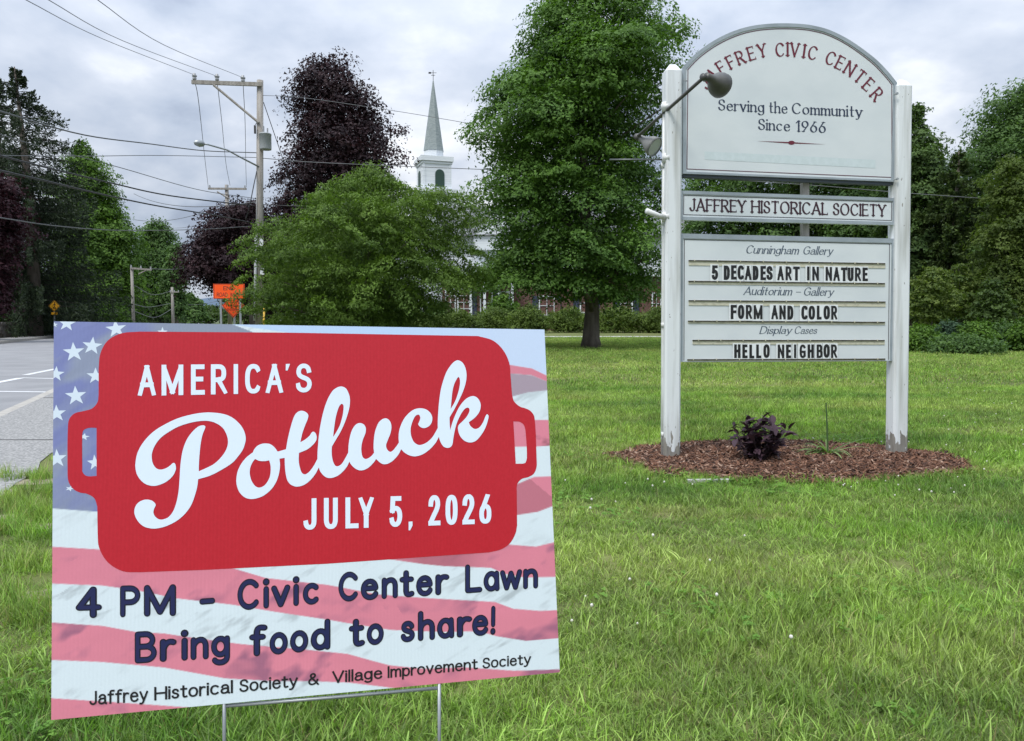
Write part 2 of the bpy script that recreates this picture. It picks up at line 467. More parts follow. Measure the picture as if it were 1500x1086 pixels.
def smooth_closed(pts, sub=5):
    """pts: (x,y) or (x,y,'c') for a corner; Catmull-Rom between corners"""
    n = len(pts); out_ = []
    for i in range(n):
        p0, p1, p2, p3 = pts[i - 1], pts[i], pts[(i + 1) % n], pts[(i + 2) % n]
        P1, P2 = np.array(p1[:2], float), np.array(p2[:2], float)
        P0 = 2 * P1 - P2 if len(p1) > 2 else np.array(p0[:2], float)
        P3 = 2 * P2 - P1 if len(p2) > 2 else np.array(p3[:2], float)
        L = np.linalg.norm(P2 - P1) + 1e-6
        m1_ = (P2 - P0) * L / (np.linalg.norm(P2 - P1) + np.linalg.norm(P1 - P0) + 1e-6)
        m2_ = (P3 - P1) * L / (np.linalg.norm(P3 - P2) + np.linalg.norm(P2 - P1) + 1e-6)
        for k in range(sub):
            t = k / sub
            out_.append(tuple((2*t**3 - 3*t*t + 1) * P1 + (t**3 - 2*t*t + t) * m1_ + (-2*t**3 + 3*t*t) * P2 + (t**3 - t*t) * m2_))
    return out_
def inside(p, poly):
    x, y = p; c = False; j = len(poly) - 1
    for i in range(len(poly)):
        xi, yi = poly[i]; xj, yj = poly[j]
        if (yi > y) != (yj > y) and x < (xj - xi) * (y - yi) / (yj - yi) + xi: c = not c
        j = i
    return c
def fill_poly(outer, holes=()):
    """triangulate an outline with holes"""
    V = []; E_ = []
    for lp in (outer, *holes):
        k = len(V); V += [Vector(q) for q in lp]; E_ += [(k + i, k + (i + 1) % len(lp)) for i in range(len(lp))]
    v, e_, f, *_ = geometry.delaunay_2d_cdt(V, E_, [], 0, 1e-6)
    keep = []
    for t in f:
        c = (sum(v[i][0] for i in t) / 3, sum(v[i][1] for i in t) / 3)
        if inside(c, outer) and not any(inside(c, h) for h in holes): keep.append(t)
    return [tuple(q) for q in v], keep
# ---------------------------------------------------------------- ground, road, pavement
white_paint = mat('white_paint', srgb(216, 219, 220), .55, noise=(9, srgb(188, 192, 194), .52, .78, 6), bump=(40, .15))
def lawn_material(name, scale_bump=True):
    m = bpy.data.materials.new(name); m.use_nodes = True
    t = m.node_tree; b = t.nodes['Principled BSDF']; b.inputs['Roughness'].default_value = .9; b.inputs['Specular IOR Level'].default_value = .15
    g = t.nodes.new('ShaderNodeNewGeometry')
    col = grass_colour(t, g.outputs['Position'], (.05, .075, .02), (.105, .14, .036), (.22, .22, .09))  # dark ground greens paint in the shade between grass tufts
    t.links.new(col, b.inputs['Base Color'])
    n = t.nodes.new('ShaderNodeTexNoise'); n.inputs['Scale'].default_value = 60; n.inputs['Detail'].default_value = 4
    t.links.new(g.outputs['Position'], n.inputs['Vector'])
    bn = t.nodes.new('ShaderNodeBump'); bn.inputs['Strength'].default_value = .6; bn.inputs['Distance'].default_value = .02
    t.links.new(n.outputs[0], bn.inputs['Height']); t.links.new(bn.outputs[0], b.inputs['Normal'])
    return m
def grass_colour(t, pos, c_deep, c_mid, c_dry, rand=None):
    """patchy lawn colour from the place itself: big soft patches, drier spots"""
    def noise(scale, det, mapping=None):
        n = t.nodes.new('ShaderNodeTexNoise'); n.inputs['Scale'].default_value = scale; n.inputs['Detail'].default_value = det
        src = pos
        if mapping:
            mp = t.nodes.new('ShaderNodeMapping'); mp.inputs['Scale'].default_value = mapping; t.links.new(pos, mp.inputs[0]); src = mp.outputs[0]
        t.links.new(src, n.inputs['Vector']); return n.outputs[0]
    def ramp_(fac, lo, hi):
        r = t.nodes.new('ShaderNodeMapRange'); r.inputs['From Min'].default_value = lo; r.inputs['From Max'].default_value = hi
        t.links.new(fac, r.inputs['Value']); return r.outputs[0]
    def mixc(fac, a, b_):
        m_ = t.nodes.new('ShaderNodeMixRGB')
        if isinstance(fac, float): m_.inputs[0].default_value = fac
        else: t.links.new(fac, m_.inputs[0])
        for i, c in ((1, a), (2, b_)):
            if isinstance(c, tuple): m_.inputs[i].default_value = (*c, 1)
            else: t.links.new(c, m_.inputs[i])
        return m_.outputs[0]
    a = ramp_(noise(.9, 4), .38, .64)
    c = mixc(a, c_deep, c_mid)
    d = ramp_(noise(1, 5, (.22, .5, 1)), .46, .68)
    d2 = math_n('MULTIPLY', d, .75, tree=t)
    c = mixc(d2, c, c_dry)
    bands = t.nodes.new('ShaderNodeTexWave'); bands.inputs['Scale'].default_value = .36; bands.inputs['Distortion'].default_value = 1.2; bands.inputs['Detail'].default_value = 2; bands.bands_direction = 'Y'; t.links.new(pos, bands.inputs['Vector'])
    c = mixc(math_n('MULTIPLY', bands.outputs['Fac'], .28, tree=t), c, c_dry)
    worn = ramp_(noise(1, 3, (.8, 1.5, 1)), .60, .70)
    c = mixc(math_n('MULTIPLY', worn, .55, tree=t), c, (.24, .19, .10))
    f = ramp_(noise(14, 4), .3, .75)
    c2 = mixc(f, c, c_dry)
    c = mixc(.25, c, c2)
    if rand is not None:
        hs = t.nodes.new('ShaderNodeHueSaturation')
        v = t.nodes.new('ShaderNodeMapRange'); v.inputs['To Min'].default_value = .62; v.inputs['To Max'].default_value = 1.45
        t.links.new(rand, v.inputs['Value']); t.links.new(v.outputs[0], hs.inputs['Value']); t.links.new(c, hs.inputs['Color'])
        c = hs.outputs[0]
    return c
lawn_m = lawn_material('shaded_lawn_soil')
terrain_m = mat('rough_grass', (.05, .075, .02, 1), .95, noise=(.3, (.085, .11, .035), .35, .65, 6), bump=(8, .4))
asphalt_m = mat('road_asphalt', (.21, .213, .22, 1), .85, noise=(1.2, (.27, .272, .278), .3, .7, 8), bump=(90, .5))
walk_m = mat('pavement_asphalt', (.17, .17, .167, 1), .9, noise=(55, (.36, .355, .34), .38, .66, 8), bump=(160, .3))
kerb_m = mat('granite_kerb', (.30, .28, .25, 1), .8, noise=(14, (.42, .40, .36), .3, .7, 5), bump=(60, .4))
line_m = mat('road_line_paint', (.62, .63, .64, 1), .6, noise=(9, (.35, .35, .36), .62, .8, 6))

KX, KY, KD = -5.6, 8.2, -0.40            # kerb line x = KX + KD (y - KY)
kx = lambda y: KX + KD * (y - KY)
ROAD_W, RZ = 7.3, -0.12
def sheet(name, quads, z, m, kind='structure'):
    b = MB()
    for q in quads:
        b.add([(x, y, z) for x, y in q], [tuple(range(len(q)))])
    o = recalc(b.build(name, m)); return tag(o, kind=kind)
sheet('terrain', [[(-2500, -600), (2500, -600), (2500, 5000), (-2500, 5000)]], -0.16, terrain_m)
ys = [-40, -10, 0, 4, 8, 12, 20, 40, 80, 160, 400]
sheet('road', [[(kx(a) - ROAD_W, a), (kx(a), a), (kx(b), b), (kx(b) - ROAD_W, b)] for a, b in zip(ys, ys[1:])], RZ, asphalt_m)
# lawn: everything right of the kerb; far verge: left of the road
sheet('lawn', [[(kx(-40) + .14, -40), (160, -40), (160, 160), (kx(160) + .14, 160)]], 0.0, lawn_m)
sheet('far_verge', [[(-200, -40), (kx(-40) - ROAD_W - .14, -40), (kx(400) - ROAD_W - .14, 400), (-400, 400)]], 0.0, terrain_m)
# asphalt footpath beside the kerb with a ragged inner edge
edge = []
for i in range(0, 120):
    y = -6 + i * .35
    w = 1.12 + .05 * math.sin(y * 2.1) + .05 * math.sin(y * 5.3 + 1) + min(max(0, y - 4.5), 3) * .06
    edge.append((kx(y) + w, y))
b = MB()
for (xa, ya), (xb, yb) in zip(edge, edge[1:]):
    b.add([(kx(ya) + .14, ya, .006), (xa, ya, .006), (xb, yb, .006), (kx(yb) + .14, yb, .006)], [(0, 1, 2, 3)])
tag(b.build('footpath', walk_m), kind='structure')
b = MB()   # expansion joints in the footpath
for y in (6.15, 9.5, 13.0, 17, 21):
    b.box(((kx(y) + .64), y, .008), (.95, .02, .003))
tag(b.build('footpath_joints', mat('joint_tar', (.07, .07, .07, 1), .9)), kind='structure')
sheet('far_pavement', [[(kx(a) - ROAD_W - 1.6, a), (kx(a) - ROAD_W - .14, a), (kx(b) - ROAD_W - .14, b), (kx(b) - ROAD_W - 1.6, b)] for a, b in zip(ys, ys[1:])], 0.005, walk_m)
def kerb_run(name, off, y0, y1):
    root = thing(name, None, None, (kx(y0) + off, y0, RZ)); root['kind'] = 'structure'
    y = y0; me = None
    while y < y1:
        L = 1.5 if y < 30 else 12
        m_ = MB(); a, c = y + .006, y + L - .006
        x0, x1 = kx(a) + off, kx(c) + off
        m_.add([(x0 - .07, a, -.14), (x0 + .07, a, -.14), (x1 + .07, c, -.14), (x1 - .07, c, -.14), (x0 - .055, a, .004), (x0 + .07, a, .004), (x1 + .07, c, .004), (x1 - .055, c, .004)],
               [(0, 3, 2, 1), (4, 5, 6, 7), (0, 1, 5, 4), (1, 2, 6, 5), (2, 3, 7, 6), (3, 0, 4, 7)])
        m_.build('kerb_stone', kerb_m, root); y += L
kerb_run('near_kerb', .07, -8, 110)
kerb_run('far_kerb', -ROAD_W - .07, -8, 110)
# painted markings
b = MB()
def stripe(p0, p1, w):
    a, c = ground(*p0, z=RZ + .004), ground(*p1, z=RZ + .004)
    d = (c - a).normalized(); n = Vector((-d.y, d.x, 0)) * w / 2
    b.add([a - n, c - n, c + n, a + n], [(0, 1, 2, 3)])
stripe((-160, 590), (31, 553.8), .16); stripe((37, 549.5), (92, 538.5), .14); stripe((105, 536), (150, 527), .14)
stripe((31, 553.6), (190, 557.5), .10); stripe((-160, 571.5), (190, 576), .12)
tag(recalc(b.build('road_markings', line_m)), kind='structure')
b = MB()
for k in range(12):
    y0 = 34 + k * 9; b.add([(kx(y) - ROAD_W / 2 + dx, y, RZ + .004) for y, dx in ((y0, -.06), (y0, .06), (y0 + 4, .06), (y0 + 4, -.06))], [(0, 1, 2, 3)])
tag(b.build('centre_line', mat('yellow_line_paint', (.55, .36, .05, 1), .6)), kind='structure')
# pale drive crossing behind the maple
pts = [(kx(44) + .14, 39.6), (60, 44.5)]
sheet('gravel_drive', [[(-12, 40.9), (60, 42.2), (60, 44.4), (-12, 43.1)]], 0.03, mat('pale_gravel', (.42, .41, .39, 1), .9, noise=(3, (.52, .51, .49), .3, .7, 6)))
# hill far down the street
b = MB()
hx = [(-1400, 0), (-1250, 25), (-1080, 62), (-960, 78), (-820, 62), (-700, 40), (-520, 22), (-300, 30), (0, 24), (500, 36), (1200, 40), (2000, 20), (2400, 0)]
V = []
for x, h in hx: V += [(x, 2300, -1), (x, 2500, h), (x, 2900, -1)]
for i in range(len(hx) - 1):
    k = i * 3; b.add([V[k], V[k + 3], V[k + 4], V[k + 1]], [(0, 1, 2, 3)]); b.add([V[k + 1], V[k + 4], V[k + 5], V[k + 2]], [(0, 1, 2, 3)])
tag(recalc(b.build('hill', mat('hazed_hill_forest', (.075, .115, .17, 1), 1.0, noise=(.02, (.10, .14, .19), .3, .7, 5)))), kind='structure')  # forest colour blued to paint in the distance haze

# ---------------------------------------------------------------- low stone wall beyond the street
stone_ms = [mat('wall_stone_grey', (.13, .125, .115, 1), .9, noise=(4, (.2, .19, .17), .3, .7, 5), bump=(12, .5)),
            mat('wall_stone_brown', (.10, .085, .07, 1), .9, noise=(4, (.17, .15, .125), .3, .7, 5), bump=(12, .5))]
w = thing('stone_wall', 'low dry stone wall across the street at the left edge', 'wall', (kx(38) - ROAD_W - 1.9, 38, 0))
b = MB(); r_ = random.Random(3)
y = 24.0
while y < 74:
    z = 0
    L0 = r_.uniform(.25, .5)
    for c in range(4):
        h = r_.uniform(.16, .24); L = r_.uniform(.22, .5); yy = y + r_.uniform(-.08, .08)
        b.box((kx(yy) - ROAD_W - 2.0 + r_.uniform(-.04, .04), yy, z + h / 2), (.34, L, h - .02), r_.randint(0, 1), Matrix.Rotation(math.atan(-KD) + r_.uniform(-.06, .06), 3, 'Z'))
        z += h
    y += .33
s = b.build('stone', stone_ms, w); s['kind'] = 'stuff'

# ---------------------------------------------------------------- white church
church_w = mat('church_clapboard', srgb(216, 221, 224), .6, noise=((.2, .2, 14), srgb(200, 205, 210), .45, .6, 2))
slate = mat('spire_slate', (.20, .235, .24, 1), .7, noise=((2.5, 2.5, 6), (.28, .32, .315), .35, .65, 6))
louvre = mat('green_louvre', (.018, .05, .035, 1), .6)
roofm = mat('grey_roof', (.10, .105, .11, 1), .8, noise=(3, (.15, .155, .16), .3, .7, 5))
glass_dark = mat('dark_window_glass', (.025, .03, .035, 1), .12)
CY = 104.0
cc = at(637, 468, CY); RZc = Matrix.Rotation(R(19), 4, 'Z')
ch = thing('church', 'white clapboard church with a slate spire rising behind the trees', 'church', (cc.x, CY, 0))
def cz(py): return at(637, py, CY).z
def cbox(m_, x, y, z0, z1, w_, d_, mi=0):
    c = RZc @ Vector((x, y, 0)); m_.box((cc.x + c.x, CY + c.y, (z0 + z1) / 2), (w_, d_, z1 - z0), mi, RZc.to_3x3())
def ngon(m_, n, r0, r1, z0, z1, mi=0, rot=0):
    v = [(cc.x + r * math.cos(2 * math.pi * (j + .5) / n + rot), CY + r * math.sin(2 * math.pi * (j + .5) / n + rot), z) for r, z in ((r0, z0), (r1, z1)) for j in range(n)]
    m_.add(v, [(j, (j + 1) % n, n + (j + 1) % n, n + j) for j in range(n)] + [tuple(range(n))[::-1], tuple(range(n, 2 * n))], mi)
W = 3.9
m_ = MB(); cbox(m_, 0, 0, cz(300), cz(240), W, W); cbox(m_, 0, 0, cz(470), cz(300), W + 1.1, W + 1.1); m_.build('tower', church_w, ch)
m_ = MB(); cbox(m_, 0, 0, cz(240.5), cz(233.5), W + .55, W + .55); cbox(m_, 0, 0, cz(244), cz(241), W + .25, W + .25); cbox(m_, 0, 0, cz(286), cz(281), W + 1.5, W + 1.5); cbox(m_, 0, 0, cz(290), cz(287), W + 1.2, W + 1.2)
for sx in (-1, 1): cbox(m_, sx * (W / 2 - .16), -W / 2 - .03, cz(280), cz(245), .32, .08)
m_.build('cornice', church_w, ch)
m_ = MB(); ngon(m_, 8, 1.35, 1.35, cz(233), cz(221.5)); m_.build('spire_drum', church_w, ch)
m_ = MB(); ngon(m_, 8, 1.42, .07, cz(222), cz(119)); m_.build('spire', slate, ch)
m_ = MB(); m_.tube([(cc.x, CY, cz(121)), (cc.x, CY, cz(103))], .04, 6)
m_.box((cc.x, CY, cz(107)), (.9, .05, .05)); m_.box((cc.x - .45, CY, cz(107)), (.35, .06, .22)); m_.box((cc.x, CY, cz(110.5)), (.06, .7, .05)); m_.box((cc.x, CY, cz(110.5)), (.55, .05, .05)); m_.build('weather_vane', mat('dark_iron', (.03, .03, .032, 1), .6), ch)
def arch_panel(m_, x, y, w_, z0, z1, nrm_y=-1, side=False):
    pts2 = [(-w_ / 2, z0), (w_ / 2, z0)] + [(w_ / 2 * math.cos(R(a)), z1 - w_ / 2 + w_ / 2 * math.sin(R(a))) for a in range(0, 181, 15)]
    poly = []
    for a, z in pts2:
        p = RZc @ (Vector((x + a, y, 0)) if not side else Vector((x, y + a, 0))); poly.append((cc.x + p.x, CY + p.y, z))
    d = RZc @ (Vector((0, -.08, 0)) if not side else Vector((-.08, 0, 0)))
    m_.prism(poly, d)
m_ = MB(); arch_panel(m_, .35, -W / 2, 1.25, cz(277), cz(252)); o = recalc(m_.build('belfry_louvre', louvre, ch))
m_ = MB(); arch_panel(m_, -W / 2, .1, 1.25, cz(277), cz(252), side=True); recalc(m_.build('belfry_louvre', louvre, ch))
# nave with a columned gable front
NW, NL = 14.5, 24
m_ = MB(); cbox(m_, 2.2, NL / 2 + 2, 0, cz(388), NW, NL); m_.build('nave', church_w, ch)
m_ = MB(); zt, ze = cz(350), cz(388)
q = [RZc @ Vector(p) for p in ((2.2 - NW / 2 - .5, 1.6, 0), (2.2 + NW / 2 + .5, 1.6, 0), (2.2, 1.6, 0), (2.2 - NW / 2 - .5, NL + 2.4, 0), (2.2 + NW / 2 + .5, NL + 2.4, 0), (2.2, NL + 2.4, 0))]
zz = [ze, ze, zt, ze, ze, zt]; V = [(cc.x + p.x, CY + p.y, z) for p, z in zip(q, zz)]
m_.add(V, [(0, 1, 2), (5, 4, 3)], 0); m_.add([(x, y, z + .02) for x, y, z in V], [(0, 2, 5, 3), (2, 1, 4, 5)], 1); m_.build('gable_roof', [church_w, roofm], ch)
for k in range(4):
    m_ = MB(); p = RZc @ Vector((2.2 - 4.6 + k * 3.07, .9, 0)); m_.tube([(cc.x + p.x, CY + p.y, .4), (cc.x + p.x, CY + p.y, ze)], .38, 10); m_.build('column', church_w, ch)
m_ = MB(); cbox(m_, 2.2, 1.1, ze, ze + .9, 11, 1.6); m_.build('entablature', church_w, ch)
m_ = MB(); cbox(m_, 2.2, 1.1, 0, .4, 11, 2.0); m_.build('porch_floor', church_w, ch)
for k in range(3):
    m_ = MB(); cbox(m_, 2.2 - 3.07 + k * 3.07, 1.97, 5.6, 8.4, 1.2, .08); m_.build('window', glass_dark, ch)

# ---------------------------------------------------------------- brick house with white porch, behind the hedge
brick_m = bpy.data.materials.new('red_brick'); brick_m.use_nodes = True
t = brick_m.node_tree; bt = t.nodes.new('ShaderNodeTexBrick'); tcn = t.nodes.new('ShaderNodeTexCoord'); mp = t.nodes.new('ShaderNodeMapping')
mp.inputs['Rotation'].default_value = (R(90), 0, 0); t.links.new(tcn.outputs['Object'], mp.inputs[0]); t.links.new(mp.outputs[0], bt.inputs['Vector'])
bt.inputs['Color1'].default_value = (.13, .05, .04, 1); bt.inputs['Color2'].default_value = (.095, .04, .035, 1); bt.inputs['Mortar'].default_value = (.2, .18, .16, 1)
bt.inputs['Scale'].default_value = 4.5; bt.inputs['Mortar Size'].default_value = .015
t.links.new(bt.outputs[0], t.nodes['Principled BSDF'].inputs['Base Color']); t.nodes['Principled BSDF'].inputs['Roughness'].default_value = .9
trim = mat('white_trim', srgb(212, 218, 222), .5)
shut = mat('navy_shutter', (.03, .04, .075, 1), .6)
pane = mat('window_pane', (.05, .06, .065, 1), .08)
HY = 68.0
hx0 = at(648, 468, HY).x; hx1 = at(1010, 468, HY).x
h = thing('brick_house', 'brick house with white framed windows and navy shutters behind the hedge', 'house', (hx0, HY, 0))
def hz(py): return at(750, py, HY).z
m_ = MB(); m_.box(((hx0 + hx1) / 2, HY + 5, hz(402) / 2), (hx1 - hx0, 10, hz(402))); m_.build('brick_wall', brick_m, h)
m_ = MB(); m_.box(((hx0 + hx1) / 2, HY + 5.1, (hz(402) + hz(345)) / 2), (hx1 - hx0 - .1, 9.8, hz(345) - hz(402))); m_.build('upper_wall', church_w, h)
m_ = MB(); x0, x1, z0, z1 = hx0 - .5, hx1 + .5, hz(346), hz(290)
m_.add([(x0, HY - .6, z0), (x1, HY - .6, z0), (x1, HY + 10.6, z0), (x0, HY + 10.6, z0), (x0, HY + 5, z1), (x1, HY + 5, z1)], [(0, 1, 5, 4), (2, 3, 4, 5), (0, 4, 3), (1, 2, 5), (0, 3, 2, 1)]); m_.build('roof', roofm, h)
ga, gb_, gt = at(694, 347, HY), at(766, 347, HY), at(730, 305, HY)
m_ = MB(); m_.prism([(ga.x, HY - .4, ga.z - 1.2), (gb_.x, HY - .4, ga.z - 1.2), (gb_.x, HY - .4, ga.z), (gt.x, HY - .4, gt.z), (ga.x, HY - .4, ga.z)], (0, 5, 0)); recalc(m_.build('gable', church_w, h))
m_ = MB(); m_.box(((hx0 + hx1) / 2, HY - .25, hz(402.5)), (hx1 - hx0 + .3, .5, .35)); m_.build('eaves_band', trim, h)
def window(px0, px1, py0, py1, nx=2, ny=2, par=h, Y=HY, sh=(True, True)):
    a, c = at(px0, py1, Y), at(px1, py0, Y); x0, x1, z0, z1 = a.x, c.x, max(a.z, .05), c.z
    f = MB(); t_ = .11
    for x in (x0, x1): f.box((x, Y - .06, (z0 + z1) / 2), (t_, .14, z1 - z0 + t_))
    for z in (z0, z1): f.box(((x0 + x1) / 2, Y - .065, z), (x1 - x0 - t_, .13, t_))
    for k in range(1, nx): f.box((x0 + (x1 - x0) * k / nx, Y - .04, (z0 + z1) / 2), (.05, .06, z1 - z0 - t_))
    for k in range(1, ny): f.box(((x0 + x1) / 2, Y - .045, z0 + (z1 - z0) * k / ny), (x1 - x0 - t_, .05, .05))
    o = f.build('window', trim, par)
    g = MB(); g.box(((x0 + x1) / 2, Y - .01, (z0 + z1) / 2), (x1 - x0 - t_, .02, z1 - z0 - t_)); p = g.build('pane', pane, None); p.parent = o
    for s_, on in zip((-1, 1), sh):
        if on:
            q_ = MB(); xx = x0 - .38 if s_ < 0 else x1 + .38; q_.box((xx, Y - .05, (z0 + z1) / 2), (.5, .08, z1 - z0)); q_.build('shutter', shut, par)
window(653, 667, 424, 462, 2, 4, sh=(False, False)); window(671, 688, 424, 462, 2, 4, sh=(False, True))
window(704, 721, 426, 462, 1, 2, sh=(False, True)); window(733, 746, 428, 462, 1, 2, sh=(False, False))
window(790, 812, 434, 462, 2, 2); window(850, 868, 430, 458, 2, 2); window(908, 926, 430, 460, 2, 2); window(955, 968, 430, 460, 2, 2, sh=(False, False))
window(716, 740, 374, 398, 3, 2, sh=(False, False)); window(800, 822, 358, 388, 2, 2); window(895, 915, 358, 388, 2, 2)
# white sun porch with railed balcony
pr = MB()
xa, xb = at(690, 468, HY).x, at(752, 468, HY).x
pr.box(((xa + xb) / 2, HY - 1.2, hz(404)), (xb - xa, 2.0, .4))
for x in np.linspace(xa + .1, xb - .1, 4): pr.box((x, HY - 2.1, hz(404) / 2), (.22, .22, hz(404) - .4))
pr.build('porch', trim, h)
pr = MB(); pr.box(((xa + xb) / 2, HY - 2.1, hz(388)), (xb - xa, .08, .09)); pr.box(((xa + xb) / 2, HY - 2.1, hz(399.5)), (xb - xa, .08, .08))
for x in np.linspace(xa, xb, 22): pr.box((x, HY - 2.1, (hz(388) + hz(399.5)) / 2), (.05, .05, hz(388) - hz(399.5) - .1))
pr.build('balcony_railing', trim, h)
pr = MB(); pr.box((at(816, 468, HY).x, HY - .6, hz(440) / 2), (.5, .5, hz(440) - .02)); pr.build('brick_pier', brick_m, h)
# pale house glimpsed through the right-hand trees
h2 = thing('clapboard_house', 'pale clapboard house glimpsed low between the right-hand trees', 'house', (at(1415, 468, 62).x, 62, 0))
bx = at(1415, 468, 62).x
m_ = MB(); m_.box((bx, 66, 1.6), (11, 8, 3.2)); m_.build('wall', mat('pale_blue_clapboard', (.42, .48, .52, 1), .7), h2)
m_ = MB(); m_.add([(bx - 6, 61.5, 3.2), (bx + 6, 61.5, 3.2), (bx + 6, 70.5, 3.2), (bx - 6, 70.5, 3.2), (bx - 6, 66, 5.6), (bx + 6, 66, 5.6)], [(0, 1, 5, 4), (2, 3, 4, 5), (0, 4, 3), (1, 2, 5), (0, 3, 2, 1)]); m_.build('roof', roofm, h2)
for k in (-4.2, -2.6, -.6, 1.2, 3.0, 4.6):
    m_ = MB(); m_.box((bx + k, 61.95, 1.5), (.75, .1, 1.7)); f_ = m_.build('window', trim, h2)
    g_ = MB(); g_.box((bx + k, 61.88, 1.5), (.55, .04, 1.45)); p_ = g_.build('pane', pane, None); p_.parent = f_
# ---------------------------------------------------------------- trees and shrubs
def px_profile(prof, Y):
    """rows (py, pxL, pxR) -> arrays z, centre x, radius"""
    z = []; c = []; r_ = []
    for py, a, b_ in prof:
        A, B = at(a, py, Y), at(b_, py, Y)
        z.append(A.z); c.append((A.x + B.x) / 2); r_.append((B.x - A.x) / 2)
    o = np.argsort(z); return np.array(z)[o], np.array(c)[o], np.array(r_)[o]
TRI = True
def leaf_quads(P, Nrm, L, Wd, g, T=None, droop=0.0):
    """rhombus leaves at P with normals Nrm"""
    n = len(P)
    if T is None:
        T = g.normal(size=(n, 3))
    T = T - Nrm * (T * Nrm).sum(1)[:, None]; T /= np.linalg.norm(T, axis=1)[:, None] + 1e-9
    B = np.cross(Nrm, T)
    L = L[:, None]; Wd = Wd[:, None]
    if TRI:
        V = np.stack([P - T * L * .4, P + T * L * .5 + B * Wd * .5 - Nrm * L * .06, P + T * L * .5 - B * Wd * .5], 1).reshape(-1, 3)
        return V, np.arange(n * 3).reshape(n, 3)
    V = np.stack([P - T * L / 2, P + B * Wd / 2 - Nrm * L * .08, P + T * L / 2 - Nrm * L * .1, P - B * Wd / 2 - Nrm * L * .08], 1).reshape(-1, 3)
    return V, np.arange(n * 4).reshape(n, 4)
def crown_points(prof, Y, n_cl, cs, g, flat=.6, depth=1.0, shell=.4, grow=1.07):
    z, c, r_ = px_profile(prof, Y)
    zz = g.uniform(z[0], z[-1], n_cl * 9); rr = np.interp(zz, z, r_)
    keep = g.random(len(zz)) < rr / r_.max(); zz = zz[keep]; rr = rr[keep]
    th = g.uniform(0, 2 * np.pi, len(zz)); fs = 4.2 / max(z[-1] - z[0], 1); p1, p2 = g.uniform(0, 6, 2)
    rr = rr * (.94 + .13 * np.sin(2 * th + 6 * fs * zz + p1) * np.cos(9 * fs * zz + p2 + th) + .09 * np.sin(5 * th - 14 * fs * zz))
    rho = g.random(len(zz)) ** shell
    size = cs * g.uniform(.6, 1.35, len(zz)); size = np.minimum(size, rr * .9 + .08)
    rr = rr * grow; rad = np.maximum(rho * (rr - size * .7), 0)
    C = np.stack([np.interp(zz, z, c) + rad * np.cos(th), Y + rad * np.sin(th) * depth, zz], 1)
    # spread the boughs: each new one is the most distant of a few candidates
    sel = [0]; order = np.arange(1, len(C)); D = C / size.mean(); m_ = 0
    pos = 1
    while len(sel) < min(n_cl, len(C)) and pos + 5 < len(C):
        cand = np.arange(pos, pos + 5); pos += 5
        dd = np.linalg.norm(D[cand][:, None] - D[sel][None], axis=2).min(1); sel.append(cand[int(dd.argmax())])
    sel = np.array(sel)
    return C[sel], size[sel], (z, c, r_)
def foliage(prof, Y, n_leaf, leaf, n_cl, cs, seed, flat=.55, depth=1.0, shell=.42, up=.55, asp=.62, elong=None, tips=0.25, grow=1.07, inner=.14, dome=.82, lean_=.28):
    g = np.random.default_rng(seed)
    C, S, pz = crown_points(prof, Y, n_cl, cs, g, flat, depth, shell, grow)
    n_cl = len(C); w_ = S ** 2; idx = g.choice(n_cl, n_leaf, p=w_ / w_.sum())
    d = g.normal(size=(n_leaf, 3)); d[:, 2] = np.where(g.random(n_leaf) < dome, np.abs(d[:, 2]), d[:, 2]); d /= np.linalg.norm(d, axis=1)[:, None]
    q = g.random(n_leaf) ** .22
    off = d * (q * S[idx])[:, None]
    # ragged lobes inside each clump
    ph = g.uniform(0, 6.28, (n_cl, 3))
    lob = 1 + .28 * np.sin(5 * np.arctan2(d[:, 1], d[:, 0]) + ph[idx, 0]) + .2 * np.sin(4 * d[:, 2] + ph[idx, 1])
    off *= lob[:, None]; off[:, 2] *= flat
    # every bough leans its own way
    tx_, ty_ = g.normal(0, lean_, n_cl), g.normal(0, lean_, n_cl); off[:, 2] += off[:, 0] * tx_[idx] + off[:, 1] * ty_[idx]
    # clump tilt: outer clumps hang downwards and outwards
    P = C[idx] + off
    z_, c_, r__ = pz; nin = int(n_leaf * inner); zi = g.uniform(z_[0], z_[-1], nin); ri = np.interp(zi, z_, r__) * .72 * np.sqrt(g.random(nin)); ti = g.uniform(0, 6.283, nin)
    P[:nin] = np.stack([np.interp(zi, z_, c_) + ri * np.cos(ti), Y + ri * np.sin(ti) * depth, zi], 1)
    cen = np.stack([np.interp(C[:, 2], pz[0], pz[1]), np.full(n_cl, Y), C[:, 2]], 1)
    outd = (C - cen); outd[:, 2] = 0; outd /= np.linalg.norm(outd, axis=1)[:, None] + .3
    P[:, 2] -= (off * outd[idx]).sum(1) * .28
    Nn = d * .8 + g.normal(size=(n_leaf, 3)) * .38; Nn[:, 2] += up * .4; Nn /= np.linalg.norm(Nn, axis=1)[:, None]
    L = leaf * g.uniform(.65, 1.35, n_leaf)
    T = None
    if elong is not None:
        T = d * .8 + g.normal(size=(n_leaf, 3)) * .35; T[:, 2] += elong
    V, Fq = leaf_quads(P, Nn, L, L * asp, g, T)
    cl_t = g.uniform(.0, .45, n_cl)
    tint = np.clip(cl_t[idx] + g.uniform(0, .4, n_leaf) + tips * np.clip(q - .55, 0, 1) * (d[:, 2] > .1), 0, 1)  # young tip colour plus painted light on the upper leaves of each clump
    return V, Fq, np.repeat(tint, Fq.shape[1]), C, pz
bark = mat('bark', (.075, .06, .05, 1), .95, noise=((6, 6, 1.5), (.14, .12, .10), .35, .65, 6), bump=(14, 1.0))
bark_grey = mat('grey_bark', (.14, .13, .12, 1), .95, noise=((6, 6, 1.5), (.22, .21, .19), .35, .65, 6), bump=(14, .8))
